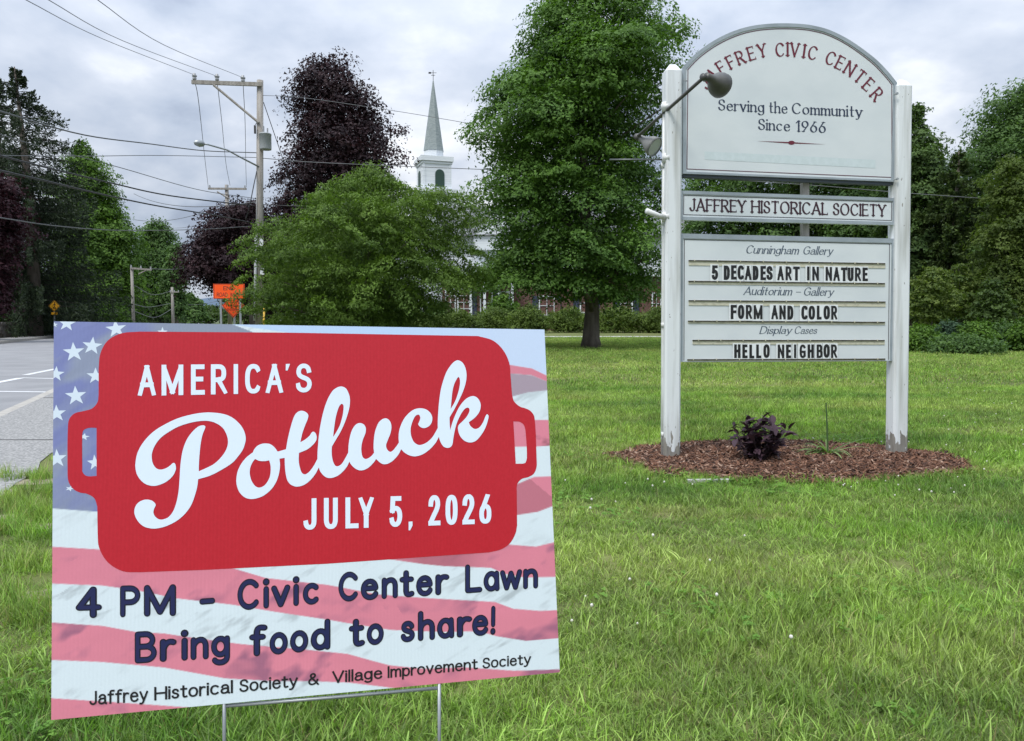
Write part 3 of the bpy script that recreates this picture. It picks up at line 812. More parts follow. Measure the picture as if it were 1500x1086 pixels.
def tree(name, label, prof, Y, lm, n_leaf, leaf, n_cl, cs, seed, trunk=None, group=None, cat='tree', r0=.25, bm_=bark, limbs=9, base_z=0.0, **kw):
    V, Fq, tint, C, pz = foliage(prof, Y, n_leaf, leaf, n_cl, cs, seed, **kw)
    z, c, r_ = pz
    zb = base_z; top = z[-1]
    tx = at(trunk, 468, Y).x if trunk is not None else c[0]
    root = thing(name, label, cat, (tx, Y, zb), group)
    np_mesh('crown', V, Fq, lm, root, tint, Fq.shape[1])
    g = random.Random(seed)
    m = MB(); n = 9; pts = []; rads = []
    for k in range(n):
        t_ = k / (n - 1); zz = zb + (top - zb) * .86 * t_
        x = tx * (1 - t_ ** 1.3) + np.interp(zz, z, c) * t_ ** 1.3
        pts.append((x + g.uniform(-1, 1) * .05 * t_ * r0 * 4, Y + g.uniform(-1, 1) * .04, zz)); rads.append(r0 * (1.45 if k == 0 else 1.0) * (1 - .88 * t_))
    pts.insert(1, (pts[0][0], pts[0][1], zb + .35)); rads.insert(1, r0 * 1.12)
    m.tube(pts, rads, 12); m.build('trunk', bm_, root, smooth=True)
    for i in range(limbs):
        j = g.randrange(len(C)); tgt = C[j]
        sel = [p for p in pts if p[2] < tgt[2] - .1] or [pts[1]]
        s = sel[-1]; s = (s[0], s[1], max(s[2] - (abs(tgt[0] - s[0]) * .4), zb + (z[0] - zb) * .8 if z[0] > zb else zb + .3))
        q = min(range(len(pts)), key=lambda k: abs(pts[k][2] - s[2])); rr = rads[q] * .5
        s = (pts[q][0], pts[q][1], s[2])
        mid = tuple(s[a] * .5 + tgt[a] * .5 + (.12 * (tgt[2] - s[2]) if a == 2 else 0) for a in range(3))
        lb = MB(); lb.tube([s, mid, tuple(tgt)], [rr, rr * .6, rr * .2], 7); lb.build('limb', bm_, root, smooth=True)
    return root
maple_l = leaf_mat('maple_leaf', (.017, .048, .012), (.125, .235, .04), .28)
bush_l = leaf_mat('bright_shrub_leaf', (.02, .046, .011), (.145, .235, .038), .25)
purple_l = leaf_mat('purple_leaf', (.009, .006, .008), (.042, .019, .023), .12, tcol=(1.6, .8, .8))
purple2_l = leaf_mat('wine_leaf', (.014, .006, .009), (.055, .016, .023), .12, tcol=(1.6, .8, .8))
green_l = leaf_mat('fresh_green_leaf', (.018, .048, .009), (.13, .24, .03), .25)
mid_l = leaf_mat('cool_green_leaf', (.022, .055, .017), (.12, .205, .055), .3)
olive_l = leaf_mat('olive_leaf', (.022, .045, .014), (.10, .155, .038), .3)
light_l = leaf_mat('light_understory_leaf', (.035, .07, .018), (.17, .22, .05), .35)
needle_l = leaf_mat('spruce_needles', (.012, .022, .013), (.055, .078, .04), .15)
hem_l = leaf_mat('hemlock_needles', (.02, .046, .015), (.11, .18, .046), .25)
jun_l = leaf_mat('juniper_sprays', (.028, .055, .012), (.13, .19, .035), .25)

# the big maple on the lawn
tree('maple_tree', 'tall green maple standing on the lawn left of the tall sign', [(-60, 790, 935), (0, 762, 965), (50, 752, 1008), (80, 742, 1014), (100, 722, 1012), (115, 704, 1012), (150, 690, 1008), (200, 682, 1004), (240, 690, 1002), (280, 684, 1000), (320, 672, 1000), (360, 664, 1000), (400, 664, 1000), (425, 700, 995), (443, 780, 985)],
     26.0, maple_l, 190000, .12, 165, 1.12, 11, trunk=866, r0=.27, limbs=16, flat=.5, shell=.36, up=.8, tips=.5, grow=.98, inner=.1, lean_=.2)
# feathery shrub tree in front of it
tree('spreading_shrub', 'wide bright green feathery shrub in front of the purple maple', [(258, 520, 545), (272, 480, 600), (290, 440, 672), (315, 405, 700), (345, 385, 722), (375, 352, 728), (405, 348, 716), (430, 354, 692), (450, 360, 668), (470, 372, 645), (490, 390, 630)],
     22.0, bush_l, 170000, .085, 260, .5, 12, trunk=540, r0=.12, limbs=10, flat=.5, shell=.4, up=.5, asp=.45, elong=.55, tips=.5, cat='shrub', inner=.2, grow=1.03)
# purple maples
tree('purple_maple', 'large dark purple maple towering behind the utility pole', [(98, 455, 510), (112, 425, 530), (135, 410, 545), (165, 412, 568), (200, 418, 588), (240, 412, 592), (280, 402, 585), (330, 385, 580), (400, 372, 575), (460, 380, 570)],
     45.0, purple_l, 110000, .18, 190, 1.3, 13, trunk=480, r0=.4, flat=.7, shell=.5, up=.4, group=None)
tree('purple_maple', 'smaller low dark purple maple left of the utility pole', [(305, 330, 395), (325, 300, 410), (350, 285, 420), (375, 262, 425), (395, 262, 425), (412, 285, 420), (428, 310, 405)],
     40.0, purple_l, 44000, .17, 90, 1.05, 14, trunk=372, r0=.25, flat=.65, shell=.5, up=.4)
tree('purple_tree', 'wine red tree cut by the left edge of the photo', [(250, -60, 5), (275, -70, 22), (305, -80, 42), (345, -80, 38), (380, -80, 26), (430, -70, 24), (462, -60, 18)],
     36.0, purple2_l, 30000, .17, 130, .8, 15, trunk=-20, r0=.22, flat=.6, shell=.5)
# left side greens
tree('green_maple', 'bright green maple at the right of the tall dark spruce', [(212, 110, 130), (235, 95, 152), (265, 90, 165), (300, 85, 188), (340, 80, 200), (375, 80, 205), (410, 80, 208), (440, 80, 200), (466, 90, 190)],
     75.0, green_l, 90000, .27, 90, 2.7, 16, trunk=150, r0=.35, flat=.45, shell=.5, up=.7, tips=.35)
tree('green_maple', 'cool green maple next down the street, with upright shoots', [(330, 215, 248), (345, 205, 258), (370, 195, 260), (400, 185, 256), (430, 185, 262), (464, 190, 262)],
     118.0, mid_l, 42000, .4, 70, 3.1, 17, trunk=236, r0=.35, flat=.8, shell=.5, elong=.5)
tree('street_tree', 'hazy light green tree farthest down the street', [(362, 252, 268), (385, 243, 272), (410, 238, 272), (440, 240, 268), (462, 245, 272)],
     110.0, mid_l, 14000, .42, 70, 1.6, 18, trunk=258, r0=.3, flat=.8)
tree('street_tree', 'low round tree beyond the far light pole', [(430, 272, 284), (445, 268, 295), (458, 266, 302), (467, 266, 306)], 150.0, mid_l, 8000, .55, 40, 1.8, 19, trunk=284, r0=.3)
tree('street_tree', 'small distant tree beside the orange signs', [(452, 298, 312), (460, 292, 330), (467, 290, 345)], 190.0, olive_l, 6000, .7, 40, 2.0, 20, trunk=305, r0=.3)
tree('street_tree', 'green tree half hidden behind the orange signs', [(400, 345, 372), (430, 328, 390), (455, 325, 400), (467, 330, 400)], 90.0, olive_l, 9000, .4, 50, 1.6, 28, trunk=360, r0=.3)

def conifer(name, label, px, Y, top, bot, half, lm, seed, n_br=110, droop=.35, sparse_top=.3, frond=.3, density=1.0, cat='spruce tree', r0=.3, lean=0, wide=1.9, curtain=.5):
    g = np.random.default_rng(seed); rr = random.Random(seed)
    zt, zb = at(px, top, Y).z, max(at(px, bot, Y).z, .4); tx = at(px, 468, Y).x; hw = half / F * Y
    root = thing(name, label, cat, (tx, Y, 0))
    m = MB(); m.tube([(tx, Y, 0), (tx, Y, (zt) * .5), (tx + lean, Y, zt)], [r0, r0 * .65, .03], 10); m.build('trunk', bark, root, smooth=True)
    P = []; T = []; L = []; bm_ = MB()
    for i in range(n_br):
        t_ = (i + rr.random()) / n_br; z = zb + (zt - zb) * t_; th = rr.uniform(0, 6.283)
        # crown widens quickly below the tip
        rad = hw * min(1, (1 - t_) * wide + .04) * rr.uniform(.6, 1.08) * (.9 + .1 * math.sin(i))
        k = 9; br = []
        for j in range(k + 1):
            s = j / k; x = rad * s
            zz = z + rad * (.12 * s - droop * s * s * 1.2 + droop * .75 * s ** 3.2)
            br.append((tx + lean * t_ + math.cos(th) * x, Y + math.sin(th) * x, zz))
        bm_.tube(br[:8], [.020 * (1 - .8 * j / k) * (.5 + hw / 6) for j in range(k + 1)], 4, cap=False)
        nb = int((26 + 64 * rad / hw) * density * (1.25 if t_ < 1 - sparse_top else .55))
        for q in range(nb):
            s = rr.random() ** .7; a = br[int(s * k)]; b_ = br[min(int(s * k) + 1, k)]; f = s * k - int(s * k)
            p = [a[c] * (1 - f) + b_[c] * f for c in range(3)]
            side = rr.uniform(-1, 1) * (.05 + .05 * rad) * (1.1 - s * .7)
            P.append((p[0] - math.sin(th) * side, p[1] + math.cos(th) * side, p[2] - rr.uniform(0, 1) ** 1.5 * curtain * (1 - .75 * t_) - abs(side) * .35))
            T.append((math.cos(th) * .5 + rr.uniform(-.4, .4), math.sin(th) * .5 + rr.uniform(-.4, .4), -rr.uniform(.3, 1.1) * (1.1 - t_) + (.7 if s > .8 else 0))); L.append(frond * rr.uniform(.6, 1.5))
    bm_.build('branches', mat('spruce_twig', (.022, .018, .015, 1), .95), root)['kind'] = 'stuff'
    P = np.array(P); T = np.array(T); L = np.array(L); Nn = g.normal(size=P.shape); Nn[:, 2] += .4; Nn /= np.linalg.norm(Nn, axis=1)[:, None]
    V, Fq = leaf_quads(P, Nn, L, L * .26, g, T)
    np_mesh('crown', V, Fq, lm, root, np.repeat(g.uniform(0, 1, len(P)) ** 1.4, Fq.shape[1]), Fq.shape[1])
    return root
conifer('spruce_tree', 'tall dark drooping spruce with a ragged open top, left', 52, 45, 98, 462, 122, needle_l, 31, 165, .30, .42, .24, 5.0, r0=.42, lean=-.6, wide=2.6, curtain=1.6)
conifer('spruce_tree', 'second dark spruce crown leaning just behind the tallest one', 10, 49, 112, 462, 95, needle_l, 32, 140, .30, .36, .28, 3.4, r0=.38, wide=2.6, curtain=1.5)
conifer('spruce_tree', 'narrow blue green spruce beside the second street pole', 218, 128, 398, 466, 30, needle_l, 33, 90, .3, .1, .6, .9)
# right-hand grove, seen beside and through the tall sign
tree('ragged_tree', 'tall ragged dark tree just right of the tall sign', [(156, 1334, 1356), (182, 1320, 1360), (208, 1312, 1374), (232, 1300, 1390), (270, 1290, 1400), (330, 1285, 1405), (400, 1285, 1405), (465, 1290, 1400)], 34.0, hem_l, 60000, .15, 130, .8, 34, trunk=1340, r0=.22, flat=.5, shell=.42, elong=.2)
conifer('hemlock_tree', 'dark hemlock hidden behind the right post', 1300, 37, 205, 474, 75, hem_l, 35, 120, .26, .3, .24, 3.6, wide=2.4, cat='hemlock tree')
conifer('hemlock_tree', 'olive hemlock between the tall one and the right-hand maple', 1395, 32, 222, 478, 66, leaf_mat('olive_needles', (.022, .040, .014), (.095, .14, .038), .2), 36, 130, .26, .3, .22, 4.0, wide=2.8, cat='hemlock tree')
tree('broad_maple', 'large dark green maple filling the upper right corner', [(138, 1485, 1540), (155, 1452, 1580), (180, 1425, 1600), (215, 1408, 1620), (250, 1400, 1625), (300, 1405, 1620), (360, 1410, 1610), (420, 1420, 1600)],
     38.0, mid_l, 80000, .17, 150, 1.35, 37, trunk=1500, r0=.32, flat=.6, shell=.5, up=.6)
tree('slender_tree', 'yellow green slender tree at the right edge', [(235, 1458, 1500), (265, 1450, 1530), (310, 1440, 1540), (360, 1430, 1540), (410, 1425, 1530), (440, 1440, 1520)],
     27.0, leaf_mat('yellow_green_leaf', (.035, .06, .014), (.13, .18, .04), .35), 34000, .11, 90, .6, 38, trunk=1433, r0=.07, bm_=bark_grey, flat=.55, shell=.45, elong=.3)
tree('background_tree', 'green tree behind the gap under the arched panel', [(190, 1030, 1110), (220, 1000, 1140), (260, 990, 1150), (320, 985, 1160), (400, 985, 1160), (455, 990, 1150)], 44.0, mid_l, 36000, .22, 170, 1.0, 39, trunk=1070, r0=.3, flat=.55, up=.6)
tree('background_tree', 'olive tree behind the middle of the tall sign', [(200, 1150, 1215), (230, 1120, 1250), (280, 1110, 1260), (340, 1105, 1262), (420, 1110, 1260), (462, 1120, 1255)], 46.0, olive_l, 36000, .22, 170, 1.0, 40, trunk=1185, r0=.3, flat=.55, up=.6)
tree('background_tree', 'shadowed tree behind the right half of the letter board', [(210, 1230, 1290), (250, 1200, 1330), (320, 1195, 1345), (400, 1200, 1350), (458, 1210, 1345)], 42.0, mid_l, 34000, .22, 160, 1.0, 41, trunk=1265, r0=.3, flat=.55)
tree('background_tree', 'dark tree closing the view behind the slender one', [(300, 1380, 1480), (340, 1360, 1530), (400, 1350, 1560), (450, 1350, 1570), (474, 1360, 1560)], 46.0, olive_l, 40000, .19, 100, 1.2, 42, trunk=1470, r0=.3)
US = [('understory_tree', 'pale yellow green sapling beside the right post', 1365, 392, 44, 26.5), ('understory_tree', 'yellow green sapling right of the first sapling', 1405, 388, 40, 27.5), ('understory_tree', 'light sapling under the slender tree', 1452, 410, 36, 25.5), ('understory_tree', 'light sapling at the far right edge', 1492, 405, 36, 26.5)]
for i, (nm, lb, px, top, hw_, Y) in enumerate(US):
    tree(nm, lb, [(top, px - 12, px + 12), (top + 22, px - hw_ * .7, px + hw_ * .7), (top + 50, px - hw_, px + hw_), (top + 78, px - hw_ * .8, px + hw_ * .8)], Y, light_l if i != 2 else olive_l, 5200, .11, 60, .34, 50 + i, r0=.035, bm_=bark_grey, limbs=5, flat=.35, up=.9, cat='sapling')
def shrub(name, label, px, Y, top, hw_, lm, seed, n=9000, leaf=.07, cs=.3, cat='shrub', group=None, **kw):
    yb = at(px, 468, Y); base = 468 + F / Y * 1.0
    prof = [(top, px - hw_ * .45, px + hw_ * .45), (top + (base - top) * .35, px - hw_ * .9, px + hw_ * .9), (top + (base - top) * .75, px - hw_, px + hw_), (base - 2, px - hw_ * .85, px + hw_ * .85)]
    return tree(name, label, prof, Y, lm, n, leaf, max(40, int(hw_ * 2.5)), cs, seed, trunk=px, r0=.04, limbs=4, cat=cat, group=group, shell=.5, flat=.7, depth=kw.pop('depth', .8), **kw)
# spreading junipers between drive and house
for i, (px, hw_, top, lb) in enumerate([(598, 40, 458, 'spreading juniper at the left end of the row before the house'), (668, 44, 461, 'juniper in front of the porch windows'), (728, 38, 459, 'juniper below the porch corner'), (775, 34, 456, 'juniper left of the brick pier'), (905, 50, 455, 'broad juniper right of the maple trunk'), (834, 42, 458, 'juniper just left of the maple trunk'), (965, 38, 457, 'juniper next to the left post of the tall sign'), (1030, 40, 458, 'juniper behind the letter board, left end'), (1100, 45, 460, 'juniper behind the letter board, middle')]):
    shrub('juniper', lb, px, 55 + (i % 3), top, hw_, jun_l, 60 + i, 9000, .2, .55, cat='juniper', elong=.4, asp=.4, tips=.5)
for i, (px, hw_, top, lb) in enumerate([(735, 30, 436, 'yellow green bush against the house wall'), (640, 26, 446, 'bush at the foot of the sun porch')]):
    shrub('garden_bush', lb, px, 62, top, hw_, [green_l, mid_l][i], 75 + i, 6000, .22, .6, cat='bush')
TRI = False
# shrub border on the right
for i, (px, hw_, top, Y, lm, lb) in enumerate([(1352, 34, 484, 22.5, green_l, 'leafy green bush at the foot of the right post'), (1392, 30, 480, 23.5, leaf_mat('blue_green_leaf', (.02, .045, .025), (.06, .11, .06), .3), 'blue green bush in the right border'), (1428, 30, 476, 23, green_l, 'bright rounded bush in the right border'), (1468, 32, 480, 23.5, mid_l, 'dense green bush near the right edge'), (1508, 30, 474, 22.5, green_l, 'bush cut by the right edge of the photo'), (1300, 32, 486, 23.5, mid_l, 'bush seen just left of the right post'), (1410, 60, 500, 21.6, mid_l, 'low ground-hugging plants along the lawn edge')]):
    shrub('border_bush', lb, px, Y, top, hw_, lm, 80 + i, 11000, .085, .26, cat='bush', tips=.4)
TRI = True
# left verge hedge and bushes
for i, (px, hw_, top, Y, lm, lb) in enumerate([(8, 34, 452, 47, green_l, 'clipped light hedge behind the stone wall, far left'), (62, 24, 450, 48, olive_l, 'dusty bush below the spruce'), (112, 38, 452, 50, green_l, 'light green bush behind the crossing sign'), (160, 36, 454, 52, green_l, 'bush above the top left corner of the yard sign')]):
    shrub('verge_bush', lb, px, Y, top, hw_, lm, 90 + i, 8000, .16, .5, cat='bush')
# the wood that closes the horizon
g = np.random.default_rng(5)
Vs = []; Fs = []; Ts = []; k = 0
for x0, x1, top, Y in ((-300, 120, 380, 95), (60, 215, 405, 105), (205, 272, 440, 170), (380, 660, 425, 95), (640, 1020, 405, 120), (980, 1380, 350, 62), (1340, 1750, 330, 60)):
    prof = [(top, x0 + 40, x1 - 40), (top + 18, x0 + 10, x1 - 10), (top + 60, x0, x1), (470, x0, x1)]
    V, Fq, tt, *_ = foliage(prof, Y, 16000, .5 * Y / 90, 260, 2.2 * Y / 90, 100 + k, depth=4 / ((x1 - x0) / 2 / F * Y), flat=.7, shell=.9)
    Vs.append(V); Fs.append(Fq + sum(len(a) for a in Vs[:-1])); Ts.append(tt); k += 1
tag(np_mesh('distant_wood', np.concatenate(Vs), np.concatenate(Fs), leaf_mat('far_wood_leaf', (.014, .026, .014), (.055, .075, .032), .25), None, np.concatenate(Ts), Fs[0].shape[1]), 'dark wood closing the view behind the trees and houses', 'wood', kind='stuff')
# ---------------------------------------------------------------- utility poles, wires, street signs
pole_m = mat('weathered_pole', (.22, .20, .175, 1), .9, noise=((10, 10, .8), (.33, .31, .28), .35, .65, 6), bump=(20, .6))
galv = mat('galvanised_steel', (.38, .40, .41, 1), .45, .6, noise=(6, (.28, .30, .31), .3, .7, 4))
wire_m = mat('wire_black', (.02, .02, .022, 1), .6)
wire_g = mat('wire_grey', (.10, .105, .11, 1), .5)
porc = mat('insulator_porcelain', (.30, .31, .32, 1), .3)
PY = 31.0
def P1(px, py, dy=0.0): return at(px, py, PY + dy)
base = P1(379, 470); pole = thing('utility_pole', 'tall wooden utility pole with crossarm, transformer and street lamp', 'utility pole', (base.x, PY, 0), 'utility poles along the street')
top = P1(381, 118)
m = MB(); m.tube([(base.x, PY, -.1), (top.x, PY, top.z)], [.165, .125], 14); m.build('pole', pole_m, pole, smooth=True)
m = MB(); a, c = P1(281, 120.5, -.17), P1(384, 124, -.17)
m.add([], []); v = (c - a); Lr = v.length; rot = v.to_track_quat('X', 'Z').to_matrix(); m.box((a + c) / 2, (Lr, .1, .15), 0, rot); m.build('crossarm', pole_m, pole)
m = MB(); m.tube([P1(313, 125, -.25), P1(379, 180, -.16)], .055, 6); m.build('brace', pole_m, pole)
for px, py in ((285, 119), (318, 120), (356, 122)):
    m = MB(); p = P1(px, py, -.17); m.lathe(p + Vector((0, 0, .02)), (0, 0, 1), [(0, .02), (.03, .07), (.1, .08), (.12, .05), (.15, .09), (.2, .1), (.23, .05), (.27, .06), (.3, 0)], 12); m.build('insulator', porc, pole, smooth=True)
m = MB(); p0, p1 = P1(389, 219.5, -.12), P1(389, 195.5, -.12); r_t = .235
m.lathe((p0.x, p0.y, p0.z), (0, 0, 1), [(0, 0), (0, r_t * .96), (.03, r_t), (p1.z - p0.z - .06, r_t), (p1.z - p0.z - .05, r_t + .02), (p1.z - p0.z, r_t * .9), (p1.z - p0.z + .05, 0)], 22)
tr_ = m.build('transformer', mat('transformer_grey', (.36, .38, .385, 1), .5, noise=(4, (.30, .32, .33), .3, .7, 4)), pole, smooth=True)
m = MB(); m.tube([(p1.x - .08, p1.y, p1.z), (p1.x - .08, p1.y, p1.z + .28)], .035, 8); m.tube([(p1.x + .08, p1.y, p1.z), (p1.x + .08, p1.y, p1.z + .2)], .03, 8); o = m.build('bushing', porc, None); o.parent = tr_; o.data.transform(Matrix.Translation(-parent_world(tr_)))
m = MB(); m.box(P1(373.5, 190, -.2), (.06, .08, .32)); m.tube([P1(373.5, 184, -.2), P1(377, 178, -.16)], .012, 5); m.build('cutout_fuse', wire_m, pole)
m = MB(); m.tube([P1(380, 245, -.1), P1(355, 232, -.5), P1(333, 220, -.9), P1(305, 212, -1.3), P1(296, 210.5, -1.45)], .035, 8); m.build('lamp_arm', galv, pole, smooth=True)
m = MB(); hp = P1(294, 210.5, -1.5); m.lathe(P1(300, 211.5, -1.4), hp - P1(300, 211.5, -1.4), [(0, .03), (.05, .1), (.2, .14), (.36, .1), (.42, 0)], 12); m.build('lamp_head', galv, pole, smooth=True)
m = MB()
for py0, py1 in ((348, 390), (262, 345)):
    m.tube([P1(376.5, py0, -.14), P1(375.5, py1, -.16)], .028 if py0 > 300 else .012, 6)
m.tube([P1(375, 345, -.16), P1(373, 470, -.2)], .055, 8); m.build('cable_riser', mat('grey_riser', (.42, .43, .44, 1), .5), pole, smooth=True)
m = MB(); m.box(P1(383, 355, -.15), (.14, .04, .3)); m.box(P1(384, 398, -.15), (.16, .03, .26)); m.build('pole_notice', white_paint, pole)

def far_pole(label, px, Y, top_, arm=None, brace=None, r0=.13, group='utility poles along the street', extra=()):
    b_ = at(px, 468, Y); t_ = at(px, top_, Y)
    o = thing('utility_pole', label, 'utility pole', (b_.x, Y, 0), group)
    m = MB(); m.tube([(b_.x, Y, 0), (b_.x, Y, t_.z)], [r0, r0 * .8], 10); m.build('pole', pole_m, o, smooth=True)
    if arm:
        m = MB(); a, c = at(arm[0], arm[2], Y - r0), at(arm[1], arm[3], Y - r0); m.box((a + c) / 2, ((c - a).length, .1, .14), 0, (c - a).to_track_quat('X', 'Z').to_matrix()); m.build('crossarm', pole_m, o)
        for t in (.04, .5, .96):
            p = a.lerp(c, t); m = MB(); m.tube([p, p + Vector((0, 0, .25))], [.07, .05], 6); m.build('insulator', porc, o)
    if brace:
        m = MB(); m.tube([at(brace[0], brace[1], Y - r0), at(brace[2], brace[3], Y - r0)], .05, 5); m.build('brace', pole_m, o)
    return o
far_pole('wooden pole with a short crossarm rising from the smaller purple maple', 337, 56, 271, (305, 361, 276.5, 277), (318, 281, 337, 292), r0=.16)
far_pole('pale pole with a side arm at the right of the green maples', 195.5, 60, 392, (191, 222, 393, 395.5), (203, 402, 215, 396), r0=.13)
far_pole('grey pole with a small transformer, third down the street', 253.5, 100, 421, (249, 262, 428, 428), r0=.2)
far_pole('thin pole farthest away in the street gap', 270.5, 185, 432, (266, 282, 434, 433), (272, 440, 279, 434), r0=.18)
far_pole('short pale pole just right of the farthest one', 276.5, 160, 446, None, r0=.2)
WG = 'overhead wires'
def wire(label, pts, r_=.012, m_=wire_m, group=WG, name='overhead_wire', sag=0.0):
    """pts: (px, py, Y)"""
    P = [at(*p) for p in pts]
    if len(P) == 2 and sag:
        a, c = P; P = [a.lerp(c, t) - Vector((0, 0, sag * 4 * t * (1 - t))) for t in np.linspace(0, 1, 13)]
    elif len(P) > 2:
        # smooth through the points
        Q = []
        for i in range(len(P) - 1):
            p0 = P[i - 1] if i else P[0] * 2 - P[1]; p3 = P[i + 2] if i + 2 < len(P) else P[-1] * 2 - P[-2]
            for t in np.linspace(0, 1, 7)[:-1]:
                a, b_, c, d = p0, P[i], P[i + 1], p3
                Q.append(.5 * ((2 * b_) + (c - a) * t + (2 * a - 5 * b_ + 4 * c - d) * t * t + (3 * b_ - a - 3 * c + d) * t ** 3))
        P = Q + [P[-1]]
    m = MB(); m.tube(P, r_, 5); return tag(m.build(name, m_, None, smooth=True), label, 'wire', group)
wire('leftmost of the three primary wires running up from the crossarm', [(285, 110, 31), (150, 57, 22), (38, 0, 15), (-80, -62, 10)], .009, wire_g)
wire('middle of the three primary wires running up from the crossarm', [(318, 112, 31), (180, 60, 22), (71, 0, 15), (-30, -62, 10)], .009, wire_g)
wire('rightmost of the three primary wires running up from the crossarm', [(356, 114, 31), (240, 66, 22), (143, 0, 15), (60, -62, 10)], .009, wire_g)
wire('left long wire dropping from the crossarm to the next pole', [(285, 118, 31), (291, 150, 33), (300, 232, 45), (305, 274, 56)], .014, wire_g)
wire('middle long wire dropping from the crossarm to the next pole', [(318, 120, 31), (325, 180, 38), (331, 240, 48), (337, 272, 56)], .014, wire_g)
wire('right long wire dropping from the crossarm to the next pole', [(356, 122, 31), (359, 180, 38), (360, 240, 48), (361, 274, 56)], .014, wire_g)
wire('grey service wire sagging leftward across the spruce top', [(376, 224, 31), (300, 221, 28), (220, 211, 24), (124, 198, 19), (0, 163, 14), (-80, 135, 11)], .018, wire_g)
wire('thin wire running level to the left under the sagging service wire', [(376, 231, 31), (240, 228, 28), (120, 229, 24), (0, 228, 20), (-90, 226, 17)], .012, wire_g)
wire('thin grey wire crossing the spruce and ending low on the pole', [(374, 291, 31), (290, 278, 28), (177, 246, 23), (60, 215, 18), (0, 197, 15), (-80, 172, 12)], .012, wire_g)
wire('upper of the two thick black cables sweeping left', [(373, 302, 31), (250, 287, 27), (162, 268, 23), (70, 246, 18), (0, 228, 15), (-90, 202, 12)], .024)
wire('lower of the two thick black cables sweeping left', [(376, 328, 31), (317, 316, 28), (232, 302, 24), (150, 285, 20), (70, 266, 16), (0, 250, 13.5), (-90, 228, 11)], .022)
wire('lowest cable crossing the dark trees on the left', [(376, 331, 31), (300, 336, 29), (184, 338, 25), (90, 332, 20), (0, 319, 16), (-90, 305, 13)], .013, wire_g)
wire('slack cable hanging close to the pole below the lamp', [(377, 247, 31), (372, 270, 30.6), (366, 300, 30.4), (360, 322, 30.6)], .02)
wire('upper thin wire running right across the purple maple', [(384, 140, 31), (440, 143, 30), (540, 157, 29), (635, 172, 28), (760, 195, 27), (900, 225, 26)], .010, wire_g)
wire('lower wire running right behind both trees and the tall sign', [(384, 232, 31), (460, 238, 30.6), (620, 245, 30), (800, 252, 29.5), (1000, 260, 29), (1180, 271, 28.5), (1340, 284, 28), (1600, 302, 27.5)], .014, wire_g)
wire('guy wire slanting from the pole into the purple maple', [(386, 150, 31), (410, 220, 32), (431, 282, 33)], .016)
wire('cable crossing low beside the pole into the shrub', [(383, 300, 31), (430, 302, 30.6), (480, 303, 30)], .018)
for i, (a, c, lb) in enumerate([((196, 284, 70), (376, 296, 33), 'faint upper far wire between the left trees and the pole'), ((196, 322, 70), (330, 298, 58), 'far wire climbing toward the second pole'), ((240, 332, 110), (335, 312, 58), 'lower far wire climbing toward the second pole')]):
    wire(lb, [a, c], .022, wire_g, sag=.6)
for i, (pts, lb) in enumerate([([(222, 394, 60), (250, 395, 62), (280, 392, 66), (306, 388, 70)], 'far wire from the pale pole arm toward the purple tree'), ([(196, 418, 60), (225, 432, 78), (253, 426, 99)], 'far sagging wire between the pale pole and the third pole'),
        ([(196, 446, 60), (220, 450, 78), (253, 444, 99)], 'lower far sagging wire by the third pole'), ([(270, 434, 185), (290, 430, 150), (322, 424, 100)], 'far wire crossing the street gap at mid height'),
        ([(196, 456, 60), (228, 465, 78), (253, 452, 99)], 'lowest slack far wire by the third pole'), ([(262, 447, 150), (295, 446, 120), (330, 438, 80)], 'thick far cable crossing the street gap low')]):
    wire(lb, pts, .026, wire_g)
# yellow guy guard and short stubs at the pole foot
m = MB(); m.tube([P1(387, 452, -.6), P1(386.5, 470, -.8), (P1(386, 500, -.9).x, PY - .9, 0)], .04, 8); tag(m.build('guy_guard', mat('yellow_plastic', (.6, .36, .03, 1), .5), None, smooth=True), 'yellow guy wire guard standing beside the big utility pole', 'cable guard')

# orange roadwork signs on their posts
orange = mat('orange_retroreflective', (.95, .10, .012, 1), .45); orange.node_tree.nodes['Principled BSDF'].inputs['Specular IOR Level'].default_value = .3
blk = mat('black_print', (.012, .012, .014, 1), .6)
SY = 27.5
sx = at(323, 468, SY).x
def flat_sign(name, label, cat, Y, outline, m_face, posts, texts, border, group=None):
    o0 = Vector((0, Y, 0)); n_ = Vector((0, -1, 0))
    bx = sum(at(p[0], 468, Y).x for p in posts) / len(posts)
    root = thing(name, label, cat, (bx, Y, 0), group)
    pts = [on_plane(x, y, o0, n_) for x, y in outline]
    mb = MB(); mb.prism(pts, (0, .004, 0)); recalc(mb.build('sign_plate', [m_face], root))
    pr_ = Print(o0, n_)
    pt_ = Print(o0, n_, True)
    if border:
        c = np.array(outline).mean(0); q = [tuple(c + (np.array(p) - c) * border) for p in outline]; q.append(q[0])
        polys = []
        for a, b_ in zip(q, q[1:]): polys += stroke_polys([a, b_], lambda _: .32, 'round')
        pr_.put(polys, lambda p: p, .002)
    for tx, x0, x1, yb, cap in texts:
        pt_.word(tx, 'din', x0, x1, lambda x: yb, lambda x: cap, .003, extra=-.02)
    pt_.build('letter', blk, root)
    if border and pr_.mb.v: pr_.mb.build('sign_border', blk, root)
    for p in posts:
        mb = MB(); a = at(p[0], 468, Y); ztop = at(p[0], p[1], Y).z; mb.box((a.x, Y + .03, ztop / 2), (.07, .04, ztop)); mb.build('post', galv, root)
    return root
flat_sign('road_work_sign', 'orange rectangular END ROAD WORK sign half hidden by the shrub', 'road sign', SY, [(312.5, 416), (358, 416), (358, 438), (312.5, 438)], orange, [(323.5, 416), (352, 416)], [('END', 327, 344, 425.5, 6), ('ROAD', 317.5, 333.5, 435, 6.2), ('WORK', 337, 354, 435, 6.2)], .95)
